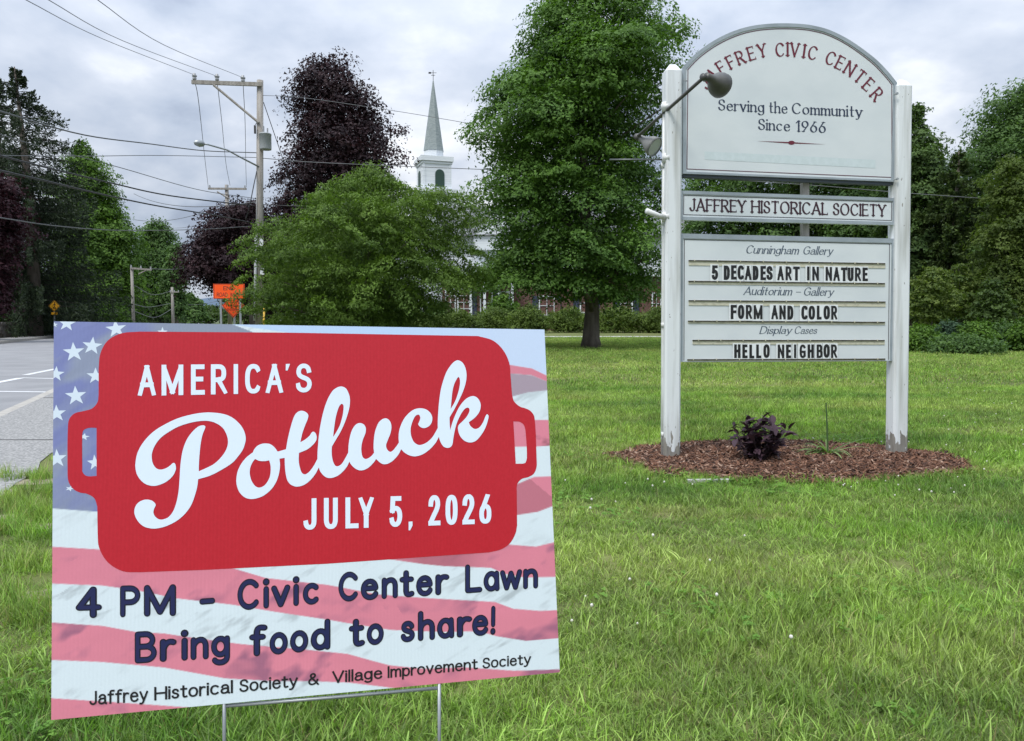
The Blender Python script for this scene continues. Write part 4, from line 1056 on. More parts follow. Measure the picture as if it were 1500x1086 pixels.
flat_sign('truck_warning_sign', 'orange diamond truck warning sign under the rectangular one', 'road sign', SY + .5, [(325, 448), (342, 434), (358.5, 448), (342, 466)], orange, [(343, 436)], [('TRUCKS', 333, 352, 444, 3.6), ('TURNING', 330, 355, 449.8, 3.6), ('ENTERING', 332.5, 352.5, 455.6, 3.6)], .92)
# yellow pedestrian crossing sign
yel = mat('yellow_retroreflective', (.75, .36, .01, 1), .5)
Yp = 44.0
ps = flat_sign('crossing_sign', 'small yellow diamond pedestrian crossing sign below the spruce', 'road sign', Yp, [(71, 448.5), (79.5, 440), (88, 448.5), (79.5, 457)], yel, [(79.5, 444)], [], .9)
o0 = Vector((0, Yp, 0)); n_ = Vector((0, -1, 0)); pr_ = Print(o0, n_)
pol = [disc((80, 443.9), .9)]
for seg in ([(79.9, 445.2), (79.6, 449)], [(79.8, 445.6), (77.7, 447.4)], [(79.8, 445.8), (81.6, 447.2)], [(79.6, 449), (77.8, 453)], [(79.6, 449), (81.4, 451), (81.2, 453)]): pol += stroke_polys(seg, lambda _: .5, 'round')
pr_.put(pol, lambda p: p, .004); pr_.mb.build('walking_figure', blk, ps)
m = MB(); q = [on_plane(x, y, o0, n_) for x, y in ((75, 457.6), (84, 457.6), (84, 461), (75, 461))]; m.prism(q, (0, .004, 0)); recalc(m.build('lower_plate', yel, ps))
# thin marker posts by the shrub foot
for px, top_, lb in ((431, 455, 'thin grey marker post standing right of the big pole'),):
    a = at(px, 468, 29); m = MB(); z = at(px, top_, 29).z; m.box((a.x, 29, z / 2), (.08, .03, z)); tag(m.build('marker_post', galv), lb, 'post')
# ---------------------------------------------------------------- tall civic sign on two posts
A0, B0 = Vector((1.179, 5.20, 0)), Vector((2.706, 5.345, 0))
DX = (B0 - A0).normalized(); NN = Vector((DX.y, -DX.x, 0)).normalized()
if NN.y > 0: NN = -NN
def cp(px, py, e=0.0): return on_plane(px, py, A0 + NN * e, NN)
lb0 = cp(985, 682); 
civic = thing('community_sign', 'tall white two-post sign with arched panel and letter board', 'sign', (lb0.x, lb0.y, 0))
# post paint: peels to grey wood near the ground
pm = bpy.data.materials.new('peeling_post_paint'); pm.use_nodes = True
t = pm.node_tree; b = t.nodes['Principled BSDF']; b.inputs['Roughness'].default_value = .55
gg = t.nodes.new('ShaderNodeNewGeometry'); sp = t.nodes.new('ShaderNodeSeparateXYZ'); t.links.new(gg.outputs['Position'], sp.inputs[0])
def tnoise(sc, det=5, mapping=None, tree=None):
    n = tree.nodes.new('ShaderNodeTexNoise'); n.inputs['Scale'].default_value = sc; n.inputs['Detail'].default_value = det
    mp_ = tree.nodes.new('ShaderNodeMapping')
    if mapping: mp_.inputs['Scale'].default_value = mapping
    tree.links.new(gg.outputs['Position'], mp_.inputs[0]); tree.links.new(mp_.outputs[0], n.inputs['Vector']); return n.outputs[0]
n_a = tnoise(1, 5, (28, 28, 9), t); n_b = tnoise(1, 6, (60, 60, 22), t); n_c = tnoise(1, 4, (22, 22, 1.4), t)
edge_z = math_n('ADD', math_n('MULTIPLY', n_a, .5, tree=t), -.10, tree=t)
low = math_n('LESS_THAN', sp.outputs['Z'], edge_z, tree=t)
chips = math_n('GREATER_THAN', n_b, .705, tree=t)
peel = math_n('MAXIMUM', low, chips, tree=t)
dirt = t.nodes.new('ShaderNodeValToRGB'); dirt.color_ramp.elements[0].position = .42; dirt.color_ramp.elements[1].position = .72
dirt.color_ramp.elements[0].color = srgb(216, 220, 222); dirt.color_ramp.elements[1].color = srgb(172, 174, 170); t.links.new(n_c, dirt.inputs[0])
wd = t.nodes.new('ShaderNodeValToRGB'); wd.color_ramp.elements[0].color = (.10, .095, .085, 1); wd.color_ramp.elements[1].color = (.36, .34, .30, 1)
t.links.new(tnoise(1, 6, (80, 80, 8), t), wd.inputs[0])
mxp = t.nodes.new('ShaderNodeMixRGB'); t.links.new(peel, mxp.inputs[0]); t.links.new(dirt.outputs[0], mxp.inputs[1]); t.links.new(wd.outputs[0], mxp.inputs[2]); t.links.new(mxp.outputs[0], b.inputs['Base Color'])
bn = t.nodes.new('ShaderNodeBump'); bn.inputs['Strength'].default_value = .5; bn.inputs['Distance'].default_value = .003; bn.invert = True
t.links.new(math_n('ADD', peel, math_n('MULTIPLY', n_b, .25, tree=t), tree=t), bn.inputs['Height']); t.links.new(bn.outputs[0], b.inputs['Normal'])
def post(pb, pt, w=.112, tip=.055):
    """pb, pt: front-face centre at ground and at the shoulder"""
    c = .013; h = w / 2
    ring = [(-h + c, 0), (h - c, 0), (h, c), (h, w - c), (h - c, w), (-h + c, w), (-h, w - c), (-h, c)]
    def at_(o_, s=1.0, dz=0): return [o_ + DX * (x * s) - NN * (w / 2 + (y - w / 2) * s) + Vector((0, 0, dz)) for x, y in ring]
    lo = Vector(pb) + (Vector(pb) - Vector(pt)).normalized() * .25
    V = at_(lo) + at_(Vector(pt)) + at_(Vector(pt), 1.0, .006) + at_(Vector(pt), .38, tip)
    mb = MB(); fs = [(k * 8 + j, k * 8 + (j + 1) % 8, (k + 1) * 8 + (j + 1) % 8, (k + 1) * 8 + j) for k in range(3) for j in range(8)] + [tuple(range(8))[::-1], tuple(range(24, 32))]
    mb.add(V, fs); return recalc(mb.build('post', pm, civic))
FE = .035     # post faces stand proud of the panels
post(cp(985.5, 678, FE), cp(988.2, 104, FE)); post(cp(1320, 668, FE), cp(1326.5, 126.5, FE))
panel_m = mat('sign_panel_white', srgb(207, 213, 215), .5, noise=((3, 3, 5), srgb(198, 205, 208), .4, .7, 4), bump=(3, .08))
frame_m = mat('sign_frame_grey', srgb(150, 160, 167), .6, noise=(7, srgb(128, 138, 144), .4, .75, 5))
under_m = mat('panel_underside_shade', srgb(74, 80, 90), .8)
maroon = mat('maroon_print', srgb(100, 22, 42), .5); navy_p = mat('navy_print', srgb(38, 50, 74), .5); pin_m = mat('pinstripe', srgb(88, 42, 60), .5)
pin_dark = mat('pinstripe_dark', srgb(45, 38, 52), .5); italic_m = mat('slate_print', srgb(68, 82, 98), .5); ink = mat('dark_maroon_print', srgb(52, 22, 36), .5)
def panel(name, outline, thick=.035, e=0.0, mats=None):
    mb = MB(); mb.prism([cp(x, y, e) for x, y in outline], -NN * thick); return recalc(mb.build(name, mats or panel_m, civic))
def ring(name, outer, inner, e, m_, parent=None, thick=.005):
    v, f = fill_poly(outer, [inner]); mb = MB(); V = [cp(x, y, e) for x, y in v]
    mb.add(V, f); mb.add([p - NN * thick for p in V], f)
    for lp in (outer, inner):
        k = len(lp)
        for i in range(k):
            a, c = lp[i], lp[(i + 1) % k]
            mb.add([cp(*a, e), cp(*c, e), cp(*c, e) - NN * thick, cp(*a, e) - NN * thick], [(0, 1, 2, 3)])
    return recalc(mb.build(name, m_, parent or civic))
def pinline(pts, e, m_, w=.55, name='pinstripe', closed=True):
    pr_ = Print(A0, NN); q = list(pts) + ([pts[0]] if closed else [])
    polys = []
    for a, c in zip(q, q[1:]): polys += stroke_polys([a, c], lambda _: w, 'square')
    pr_.put(polys, lambda p: p, e); return pr_.mb.build(name, m_, civic)
# arched top panel
arc_key = [(999.5, 99), (1017.7, 79.9), (1040, 63.2), (1063, 50.6), (1085.7, 42), (1108, 37), (1130, 34.8), (1150, 34.3), (1170, 35), (1189, 37.2), (1215, 44), (1246, 59.6), (1280, 84.2), (1300, 104), (1314.5, 121.7)]
def dense(pts, n=4):
    o_ = []
    for i in range(len(pts) - 1):
        p0 = pts[max(i - 1, 0)]; p1 = pts[i]; p2 = pts[i + 1]; p3 = pts[min(i + 2, len(pts) - 1)]
        for k in range(n):
            t_ = k / n; o_.append(tuple(.5 * ((2 * p1[j]) + (p2[j] - p0[j]) * t_ + (2 * p0[j] - 5 * p1[j] + 4 * p2[j] - p3[j]) * t_**2 + (3 * p1[j] - p0[j] - 3 * p2[j] + p3[j]) * t_**3) for j in (0, 1)))
    return o_ + [pts[-1]]
arc = dense(arc_key)
outer = arc + [(1310.8, 266.5), (1000.5, 254.5)]
cxy = (1157, 300)
def inset(pts, d):
    """move an outline inwards by d photo units"""
    n = len(pts); o_ = []
    for i in range(n):
        p0, p1, p2 = pts[i - 1], pts[i], pts[(i + 1) % n]
        e1 = np.array(p1) - p0; e2 = np.array(p2) - p1; e1 = e1 / (np.linalg.norm(e1) + 1e-9); e2 = e2 / (np.linalg.norm(e2) + 1e-9)
        n1_, n2_ = np.array([-e1[1], e1[0]]), np.array([-e2[1], e2[0]]); m_ = n1_ + n2_; m_ = m_ / (m_ @ m_) * 2
        o_.append((p1[0] + m_[0] * d, p1[1] + m_[1] * d))
    return o_
panel('arched_panel', outer)
ring('panel_frame', outer, inset(outer, 5.2)[:-2] + [(1305.8, 263.4), (1005.2, 251.4)], .006, frame_m, thick=.0055)
panel('panel_edge_shadow_board', [(1001, 255), (1310.5, 267), (1310.5, 271.5), (1002, 259.5)], .05, -.008, under_m)  # dark strip painted as the shade under the arched panel
ip = inset(outer, 8.2)[:-2]
ip = [p for p in ip]
pinline(ip + [(1306.4, 260.2), (1006.2, 247.8)], .0012, pin_m)
pr = Print(A0, NN, True)
arcl = [('J', 1032.5, 122.5, -40, .55), ('A', 1043.2, 111, -38, .8), ('F', 1056.2, 99.2, -32, .62), ('F', 1070.2, 91.2, -27, .62), ('R', 1084.4, 84.6, -21, .78), ('E', 1100.4, 78.6, -16, .66), ('Y', 1116, 74.4, -12, .8),
        ('C', 1142.2, 73.2, -4, .86), ('I', 1153.6, 72.6, 0, .3), ('V', 1164.2, 73.2, 4, .84), ('I', 1178, 75.2, 8, .3), ('C', 1190.4, 77.8, 12, .86), ('C', 1216.6, 85.6, 21, .86), ('E', 1230.6, 92.4, 26, .66), ('N', 1244.8, 101, 31, .86), ('T', 1259.6, 112.4, 38, .78), ('E', 1272, 124.2, 42, .66), ('R', 1284.4, 138.6, 48, .78)]
for chh, x, y, ang, wf in arcl:
    polys, w = glyph(chh, 'serif', .012); H = 18.8; ca, sa = math.cos(R(ang)), math.sin(R(ang)); kx_ = .86 if w > .1 else 1
    def conv(p):
        u = (p[0] - w / 2) * H * kx_; v = (p[1] - .5) * -H
        return x + u * ca - v * sa, y + u * sa + v * ca
    pr.put(polys, conv, .0016)
pr.build('letter', maroon, civic)
pr = Print(A0, NN, True)
bl = lerpf([(1053, 161.3), (1262, 171.4)]); cpf = lambda x: 15.2
pr.word('Serving', 'serif', 1053, 1118.5, bl, cpf, .0014); pr.word('the', 'serif', 1127, 1152.6, bl, cpf, .0014); pr.word('Community', 'serif', 1160.6, 1262, bl, cpf, .0014)
bl = lerpf([(1111, 189.8), (1208, 194.6)]); pr.word('Since', 'serif', 1111.5, 1156.3, bl, cpf, .0014); pr.word('1966', 'serif', 1166, 1208.4, bl, cpf, .0014)
pr.build('letter', navy_p, civic)
pr = Print(A0, NN)
pr.put([[(1108.5, 207), (1154, 208.2), (1154, 210.2)], [(1209.5, 211.8), (1164, 208.8), (1164, 210.6)], [(1152, 208.1), (1166, 208.9), (1166, 210.4), (1152, 209.9)], [(1159.2 + 5 * math.cos(R(a)), 209.4 + 3 * math.sin(R(a))) for a in range(0, 360, 20)]], lambda p: p, .0014)
pr.mb.build('ornament', maroon, civic)
pr = Print(A0, NN); pr.put([[(1032, 222), (1282.6, 234.5), (1282.3, 246.6), (1032, 234)]], lambda p: p, .0009)
pr.mb.build('faded_band', mat('faded_band', srgb(192, 204, 206), .6, noise=(30, srgb(200, 211, 214), .4, .7, 5)), civic)
# middle panel
q = [(997.3, 279.3), (1311.2, 290.3), (1310.8, 329.9), (996.8, 322.4)]
panel('name_panel', q)
ring('panel_frame', q, [(1000.2, 284.3), (1308.2, 294.7), (1307.8, 325.2), (999.8, 317.6)], .006, frame_m, thick=.0055)
pinline([(1001.6, 286.4), (1306.0, 296.4), (1305.7, 323.2), (1001.3, 314.6)], .0012, pin_dark, .45)
pr = Print(A0, NN, True); bl = lerpf([(1010, 308.8), (1297, 316.9)]); cpf = lerpf([(1010, 17.0), (1297, 16.2)])
for w_, a, c in (('JAFFREY', 1011, 1091.5), ('HISTORICAL', 1101.5, 1212.0), ('SOCIETY', 1221, 1296.5)): pr.word(w_, 'serif', a, c, bl, cpf, .0014, extra=.016)
pr.build('letter', ink, civic)
# letter board
q = [(997.3, 342.2), (1311.4, 349.8), (1308, 529), (997, 530.4)]
panel('letter_board', q)
ring('panel_frame', q, [(1000.4, 349.4), (1306.8, 356.3), (1304.0, 528.4), (1000.0, 529.8)], .006, frame_m, thick=.0055)
pinline([(1001.8, 528), (1002.4, 351.2), (1302.9, 357.8), (1301.2, 527)], .0012, pin_dark, .45, closed=False)
pr = Print(A0, NN, True)
bl = lerpf([(1092, 371), (1221, 373.3)]); cpf = lambda x: 11.2
pr.word('Cunningham', 'italic', 1092.5, 1168.5, bl, cpf, .0014, extra=.004); pr.word('Gallery', 'italic', 1176, 1218.5, bl, cpf, .0014, extra=.004)
bl = lerpf([(1090, 431.7), (1221, 433.2)]); pr.word('Auditorium', 'italic', 1089.5, 1158.5, bl, cpf, .0014, extra=.004); pr.word('~', 'italic', 1165, 1171.5, bl, cpf, .0014); pr.word('Gallery', 'italic', 1177, 1219.5, bl, cpf, .0014, extra=.004)
bl = lerpf([(1113, 488.9), (1198, 488.9)]); cpf = lambda x: 10.4; pr.word('Display', 'italic', 1113, 1158, bl, cpf, .0014, extra=.004); pr.word('Cases', 'italic', 1163.5, 1195.5, bl, cpf, .0014, extra=.004)
pr.build('letter', italic_m, civic)
track_m = mat('beige_track', srgb(196, 193, 172), .6, noise=((30, 30, 60), srgb(150, 146, 126), .5, .8, 5)); dirty = mat('grimy_lip', srgb(84, 80, 66), .9, noise=((60, 60, 60), srgb(40, 38, 30), .35, .6, 5))
for x0, x1, t0, b0, t1, b1 in ((1009, 1297, 381.2, 388.8, 385.8, 393.2), (1008.6, 1296.5, 411.6, 416.3, 415, 419.8), (1009, 1297.3, 440, 447.4, 442, 449.6), (1008, 1296.6, 470, 474, 471.8, 476), (1014.8, 1296, 498.2, 504.8, 498.4, 505), (1007, 1297, 526.6, 530.8, 525.6, 529.4)):
    mb = MB(); mb.prism([cp(x0, t0, .004), cp(x1, t1, .004), cp(x1, b1, .004), cp(x0, b0, .004)], -NN * .004)
    mb.prism([cp(x0, t0 - .2, .010), cp(x1, t1 - .2, .010), cp(x1, t1 + 1.3, .010), cp(x0, t0 + 1.3, .010)], -NN * .0055, 1)
    for k in range(9):
        f = .03 + k * .1165; x = x0 + (x1 - x0) * f; y = t0 + (t1 - t0) * f
        mb.prism([cp(x - 1.3, y - .8, .0125), cp(x + 1.3, y - .8, .0125), cp(x, y + 2.2, .0125)], -NN * .002, 0)
    recalc(mb.build('letter_track', [track_m, dirty], civic))
tile_m = mat('clear_letter_tile', srgb(222, 226, 227), .25); letter_ink = mat('black_letter', (.012, .012, .014, 1), .35)
L1 = [('5', 1041.9, 1051.3), ('D', 1059.5, 1068.4), ('E', 1070.2, 1078.4), ('C', 1079.8, 1089.1), ('A', 1090.1, 1100.3), ('D', 1101.9, 1110.4), ('E', 1113.2, 1121.4), ('S', 1121.9, 1131.3), ('A', 1137.7, 1147.7), ('R', 1149.9, 1159.2), ('T', 1161, 1170.8), ('I', 1181.4, 1185.1), ('N', 1189, 1198.8), ('N', 1208.5, 1217.9), ('A', 1219.6, 1229.6), ('T', 1231.0, 1240.3), ('U', 1240.9, 1249.3), ('R', 1251.4, 1260.6), ('E', 1262.5, 1270.4)]
c8 = lambda v: v / 4.286 + 995
L2 = [(c, c8(a), c8(b_)) for c, a, b_ in (('F', 320, 358), ('O', 365, 405), ('R', 415, 456), ('M', 464, 520), ('A', 574, 618), ('N', 625, 665), ('D', 675, 713), ('C', 763, 803), ('O', 808, 849), ('L', 860, 890), ('O', 902, 942), ('R', 950, 990))]
L3 = [(c, c8(a), c8(b_)) for c, a, b_ in (('H', 342, 382), ('E', 393, 426), ('L', 437, 468), ('L', 480, 512), ('O', 525, 565), ('N', 615, 656), ('E', 667, 699), ('I', 717, 731), ('G', 752, 791), ('H', 802, 842), ('B', 859, 896), ('O', 902, 941), ('R', 949, 989))]
rl = random.Random(2)
for rowi, (row, tf, bf) in enumerate(((L1, lerpf([(1041, 388.6), (1270, 392.4)]), lerpf([(1041, 409.8), (1270, 412.2)])), (L2, lerpf([(1070, 447), (1226, 448.4)]), lerpf([(1070, 467.8), (1226, 468.6)])), (L3, lerpf([(1074, 504.8), (1226, 504.4)]), lerpf([(1074, 524.9), (1226, 524.2)])))):
    for ch_, x0, x1 in row:
        j = rl.uniform(-.35, .35); pr = Print(A0, NN)
        tile = [cp(x0 - 1.4, tf(x0) - 1.5 + j, .0072), cp(x1 + 1.4, tf(x1) - 1.5 + j, .0072), cp(x1 + 1.4, bf(x1) + 2.4 + j, .0072), cp(x0 - 1.4, bf(x0) + 2.4 + j, .0072)]
        pr.mb.prism(tile, -NN * .002, 0)
        pr.letter(ch_, 'board', x0, x1, bf(x0) + j, bf(x1) + j, tf(x0) + j, tf(x1) + j, .0082, 1)
        pr.mb.build('board_letter', [tile_m, letter_ink], civic)
# wooden strut behind the panels, bolts
mb = MB(); mb.prism([cp(1176, 250, -.055), cp(1185.5, 250, -.055), cp(1185.5, 350, -.055), cp(1176, 350, -.055)], -NN * .04); recalc(mb.build('strut', mat('grey_strut', (.33, .31, .28, 1), .9, noise=((20, 20, 4), (.2, .19, .17), .35, .65, 5)), civic))
for px, py in ((1313.6, 137.5), (1002.2, 117.5), (1314, 262.4)):
    p = cp(px, py, .045); mb = MB(); mb.lathe(p, NN, [(0, .0), (0, .009), (.008, .009), (.008, 0)], 8); mb.tube([p, cp(px + (-5 if px > 1200 else 4), py + 1.5, .02)], .004, 6); mb.build('bracket_bolt', galv, civic)
# conduit and lamps on the left post
cond_m = mat('white_conduit', srgb(206, 208, 206), .5, noise=(12, srgb(182, 180, 172), .5, .75, 5)); lampm = mat('lamp_grey', srgb(74, 74, 72), .45, .2, noise=(10, srgb(92, 91, 87), .4, .7, 4), bump=(30, .1)); rodm = mat('rod_steel', srgb(96, 100, 100), .4, .5)
mb = MB(); mb.tube([cp(971.5, 683, -.02), cp(971.5, 560, -.02), cp(972.2, 330, -.02), cp(973.4, 160, -.02)], .0125, 10)
for y in (640, 480, 330, 246, 160): mb.tube([cp(972, y, -.02), cp(972.1, y - 7, -.02)], .018, 10)
mb.build('conduit', cond_m, civic, smooth=True)
def cyl(name, pts, r_, m_, n=12): mb = MB(); mb.tube(pts, r_, n); return mb.build(name, m_, civic, smooth=True)
for px, py in ((975.5, 232), (975, 318), (974.8, 157)):
    mb = MB(); mb.tube([cp(px, py + 7, .0), cp(px, py - 7, .0)], .026, 12); mb.tube([cp(px - 3, py, .0), cp(px + 6, py - 1, .03)], .02, 10); mb.build('junction_box', cond_m, civic, smooth=True)
cyl('lamp_socket', [cp(974, 318.5, .02), cp(964, 316, .04), cp(947, 309, .07)], [.017, .017, .019], cond_m)
cyl('steel_rod', [cp(974, 234, -.02), cp(893, 234.2, -.02)], .0058, rodm)
J1, J2 = cp(1031, 113.5, .46), cp(933, 201, -.40)
cyl('lamp_arm', [J2, J1], .0115, lampm)
for J, tip, mouth, e0, e1 in ((J1, (1037, 113), (1058.5, 127.5), .46, .34), (J2, (936, 201), (961, 217), -.40, -.30)):
    a, c = cp(*tip, e0), cp(*mouth, e1); ax = (c - a); Lh = ax.length; k = Lh / .155
    mb = MB(); mb.lathe(J, ax, [(-.02, 0), (-.018, .02), (.018, .022), (.02, 0)], 12); mb.build('lamp_joint', lampm, civic, smooth=True)
    s_ = 1.0 if e0 > 0 else .92
    mb = MB(); mb.lathe(a, ax, [(-.02, 0), (-.018, .022 * s_), (.03, .027 * s_), (.055, .033 * s_), (.085, .05 * s_), (.115, .068 * s_), (.14, .076 * s_), (.165, .078 * s_), (.165, .074 * s_), (.12, .064 * s_), (.08, .04 * s_)], 28); hd = mb.build('lamp_shade', lampm if e0 > 0 else mat('lamp_grey_pale', srgb(118, 118, 115), .5, .1), civic, smooth=True)
    mb = MB(); mb.lathe(a, ax, [(.157, 0), (.157, .0735 * s_)], 28); mb.build('lens', mat('lamp_lens', (.55, .56, .55, 1), .2), civic)

# ---------------------------------------------------------------- yard sign on its wire stake
q3 = [Vector(p) for p in ((-.5490, .902, -.002), (.044, 1.043, -.014), (.064, .975, -.471), (-.529, .833, -.459))]
YO = EYE + q3[0]
YN = (q3[1] - q3[0]).cross(q3[3] - q3[0]).normalized()
if YN.y > 0: YN = -YN
def yp(px, py, e=0.0): return on_plane(px, py, YO + YN * e, YN)
corner = [(79, 471), (797.5, 483), (820, 985), (75, 1055)]
foot = yp(486, 1020)
yard = thing('yard_sign', "corrugated plastic potluck yard sign with a flag print on a wire stake", 'yard sign', (foot.x, foot.y, 0))
edge_m = mat('corrugated_edge', srgb(205, 212, 218), .5)
mb = MB(); mb.prism([yp(*p, -.0004) for p in corner], -YN * .0038); recalc(mb.build('sign_board', edge_m, yard))
# the flag print: colours laid over the face
NX, NYY = 460, 350
H_tl, H_tr, H_br, H_bl = [yp(*p) for p in corner]
U, Vv = np.meshgrid(np.linspace(0, 1, NX), np.linspace(0, 1, NYY))
tl, tr3, br, bl3 = [np.array(p) for p in (H_tl, H_tr, H_br, H_bl)]
Pw = tl * ((1 - U) * (1 - Vv))[..., None] + tr3 * (U * (1 - Vv))[..., None] + br * (U * Vv)[..., None] + bl3 * ((1 - U) * Vv)[..., None]
rel = Pw - np.array(EYE); zc_ = rel @ np.array(FW); X = 750 + F * (rel[..., 0]) / zc_; Y_ = 543 - F * (rel @ np.array(UP)) / zc_
def S(*c): return np.array(srgb(*c)[:3])
def curve(pts): xs, ys_ = zip(*pts); return np.interp(X, xs, ys_)
rng = np.random.default_rng(4)
def vnoise(x, y, s1, s2, seed):
    g_ = np.random.default_rng(seed).random((64, 64)); a = (x / s1) % 63; b_ = (y / s2) % 63; i, j = a.astype(int), b_.astype(int); fa, fb = a - i, b_ - j; fa = fa * fa * (3 - 2 * fa); fb = fb * fb * (3 - 2 * fb)
    return (g_[j, i] * (1 - fa) + g_[j, i + 1] * fa) * (1 - fb) + (g_[j + 1, i] * (1 - fa) + g_[j + 1, i + 1] * fa) * fb
def fb(x, y, s1, s2, seed): return .5 * vnoise(x, y, s1, s2, seed) + .3 * vnoise(x + 31, y + 17, s1 / 2.1, s2 / 2.1, seed + 1) + .2 * vnoise(x + 11, y + 47, s1 / 4.3, s2 / 4.3, seed + 2)
dg = X * .55 + Y_ * .84; dh = X * .84 - Y_ * .55            # folds run down to the right
white_s, red_s, mauve_s = S(209, 221, 227), S(212, 126, 144), S(176, 158, 172)
C_ = np.ones(X.shape + (3,)) * white_s
soft = lambda d, w=1.2: np.clip(d / w + .5, 0, 1)[..., None]
def band(top_, bot, col):
    global C_
    a = soft(Y_ - top_) * soft(bot - Y_); C_ = C_ * (1 - a) + col * a
fold = fb(dg, dh, 26, 60, 8); fold2 = fb(dg, dh, 9, 42, 21); big = fb(X, Y_, 90, 40, 33)
# white stripes carry faint grey folds
shade = np.clip((fold2 - .56) * 4.5, 0, 1) * np.clip((big - .3) * 3, 0, 1)
C_ = C_ * (1 - .34 * shade[..., None])
redcol = red_s * (1 + .14 * (big - .5))[..., None]; a = np.clip((fold - .47) * 5.5, 0, 1)[..., None] * np.clip((big - .36) * 4, 0, 1)[..., None] * .78; redcol = redcol * (1 - a) + S(138, 88, 116) * a
tA = curve([(75, 801), (145, 805), (240, 818), (339, 832), (390, 847), (480, 857), (554, 871), (620, 876), (725, 882), (752, 892), (790, 895), (818, 894)])
bA = curve([(75, 855), (150, 858), (200, 865), (260, 877), (340, 886), (400, 896), (480, 908), (509, 913), (572, 923), (650, 926), (701, 925), (729, 932.6), (770, 939), (818, 935)])
t0 = curve([(75, 700), (520, 790), (587, 812), (740, 797.5), (785, 801), (812, 794.5)]); b0 = curve([(75, 700), (520, 800), (560, 818), (620, 826.6), (650, 829.6), (719, 832), (740, 841), (770, 846.5), (818, 845)])
t2 = curve([(75, 912), (150, 917), (200, 926), (240, 928), (280, 934), (340, 942), (354, 943.7), (450, 952), (509, 958), (545, 968), (570, 974.6), (620, 980), (680, 977.7), (755, 982.8), (818, 980.6)])
b2 = curve([(75, 967), (150, 970), (240, 978), (285, 986), (330, 994), (400, 998), (450, 998), (509, 1000), (584, 1009), (700, 1030), (820, 1060)])
t3 = curve([(75, 1023), (140, 1027), (200, 1031), (300, 1038), (420, 1050), (820, 1100)])
band(t0, b0, redcol * (1 - .35 * np.clip((X - 560) / 60, 0, 1) * np.clip((725 - X) / 60, 0, 1))[..., None]); band(tA, bA, redcol); band(t2, b2, redcol); band(t3, t3 * 0 + 1200, redcol)
# right-hand folds of the flag beside the pot
right = (X > 735)
def rband(top_, bot, col):
    global C_
    a = soft(Y_ - top_) * soft(bot - Y_) * right[..., None]; C_ = C_ * (1 - a) + col * a
sky_c = S(178, 202, 232) * (1 - np.clip((X - 560) / 180, 0, 1))[..., None] + S(192, 208, 232) * np.clip((X - 560) / 180, 0, 1)[..., None]
sk = (1 - soft(X - curve([(75, 0), (76, 0)]) * 0 - 9999)) 
top_y = curve([(300, 470), (748, 535), (779, 540), (800, 550), (818, 556)])
a = soft(top_y - Y_) * soft(X - (332 + (Y_ - 472) * 2.6)); C_ = C_ * (1 - a) + sky_c * a
rband(top_y, curve([(740, 546), (749, 547.5), (779, 550), (800, 558.7), (818, 562)]), red_s * .95)
rband(curve([(740, 546), (749, 547.5), (779, 550), (800, 558.7), (818, 562)]), curve([(740, 584), (751, 581), (773, 575), (801, 572), (818, 572)]), mauve_s * .82)
rband(curve([(740, 615), (804, 615.6), (818, 615)]), curve([(740, 655), (786, 654.5), (807, 653)]), red_s * (1 - .5 * np.clip((fb(X, Y_, 20, 9, 77) - .5) * 4, 0, 1) * np.clip((Y_ - 630) / 20, 0, 1))[..., None])
rband(curve([(740, 716), (758, 709), (782, 699), (808, 698)]), curve([(740, 757), (758, 754.7), (788, 750), (810, 741.5)]), red_s * .98 * (1 - soft(810 - X + (Y_ - 700) * .8 - 14, 6) * .0) * np.where(((X - 760) * .9 + (Y_ - 705) * -1.1) > 18, 1.0, .74)[..., None])
# starry canton
can = curve([(75, 745), (145, 750), (150, 751)])
cc_ = S(116, 124, 172) * (1 - np.clip((fb(dg, dh, 34, 90, 50) - .42) * 4, 0, 1)[..., None]) + S(134, 143, 166) * np.clip((fb(dg, dh, 34, 90, 50) - .42) * 4, 0, 1)[..., None]
cc_ = cc_ * (1 + .16 * (fb(dg, dh, 7, 70, 61) - .5))[..., None]
topg = np.clip((X - 190) / 80, 0, 1)[..., None] * np.clip((500 - Y_) / 10, 0, 1)[..., None]; cc_ = cc_ * (1 - topg) + S(132, 142, 160) * topg
a = soft(can - Y_) * soft((332 + (Y_ - 472) * 2.6) - X) * (X < 420)[..., None]; C_ = C_ * (1 - a) + cc_ * a
C_ = np.clip(C_ * (1 + .03 * (rng.random(X.shape) - .5))[..., None], 0, 1)
idx = np.arange(NX * NYY).reshape(NYY, NX)
Fq = np.stack([idx[:-1, :-1], idx[1:, :-1], idx[1:, 1:], idx[:-1, 1:]], -1).reshape(-1, 4)
fm = bpy.data.materials.new('flag_print'); fm.use_nodes = True; t = fm.node_tree; at_n = t.nodes.new('ShaderNodeAttribute'); at_n.attribute_name = 'print'
t.links.new(at_n.outputs['Color'], t.nodes['Principled BSDF'].inputs['Base Color']); t.nodes['Principled BSDF'].inputs['Roughness'].default_value = .42
fo = np_mesh('flag_print', Pw.reshape(-1, 3) + np.array(YN) * .0001, Fq, fm, yard)
ca_ = fo.data.color_attributes.new('print', 'FLOAT_COLOR', 'POINT'); ca_.data.foreach_set('color', np.concatenate([C_.reshape(-1, 3), np.ones((NX * NYY, 1))], 1).astype(np.float32).ravel())
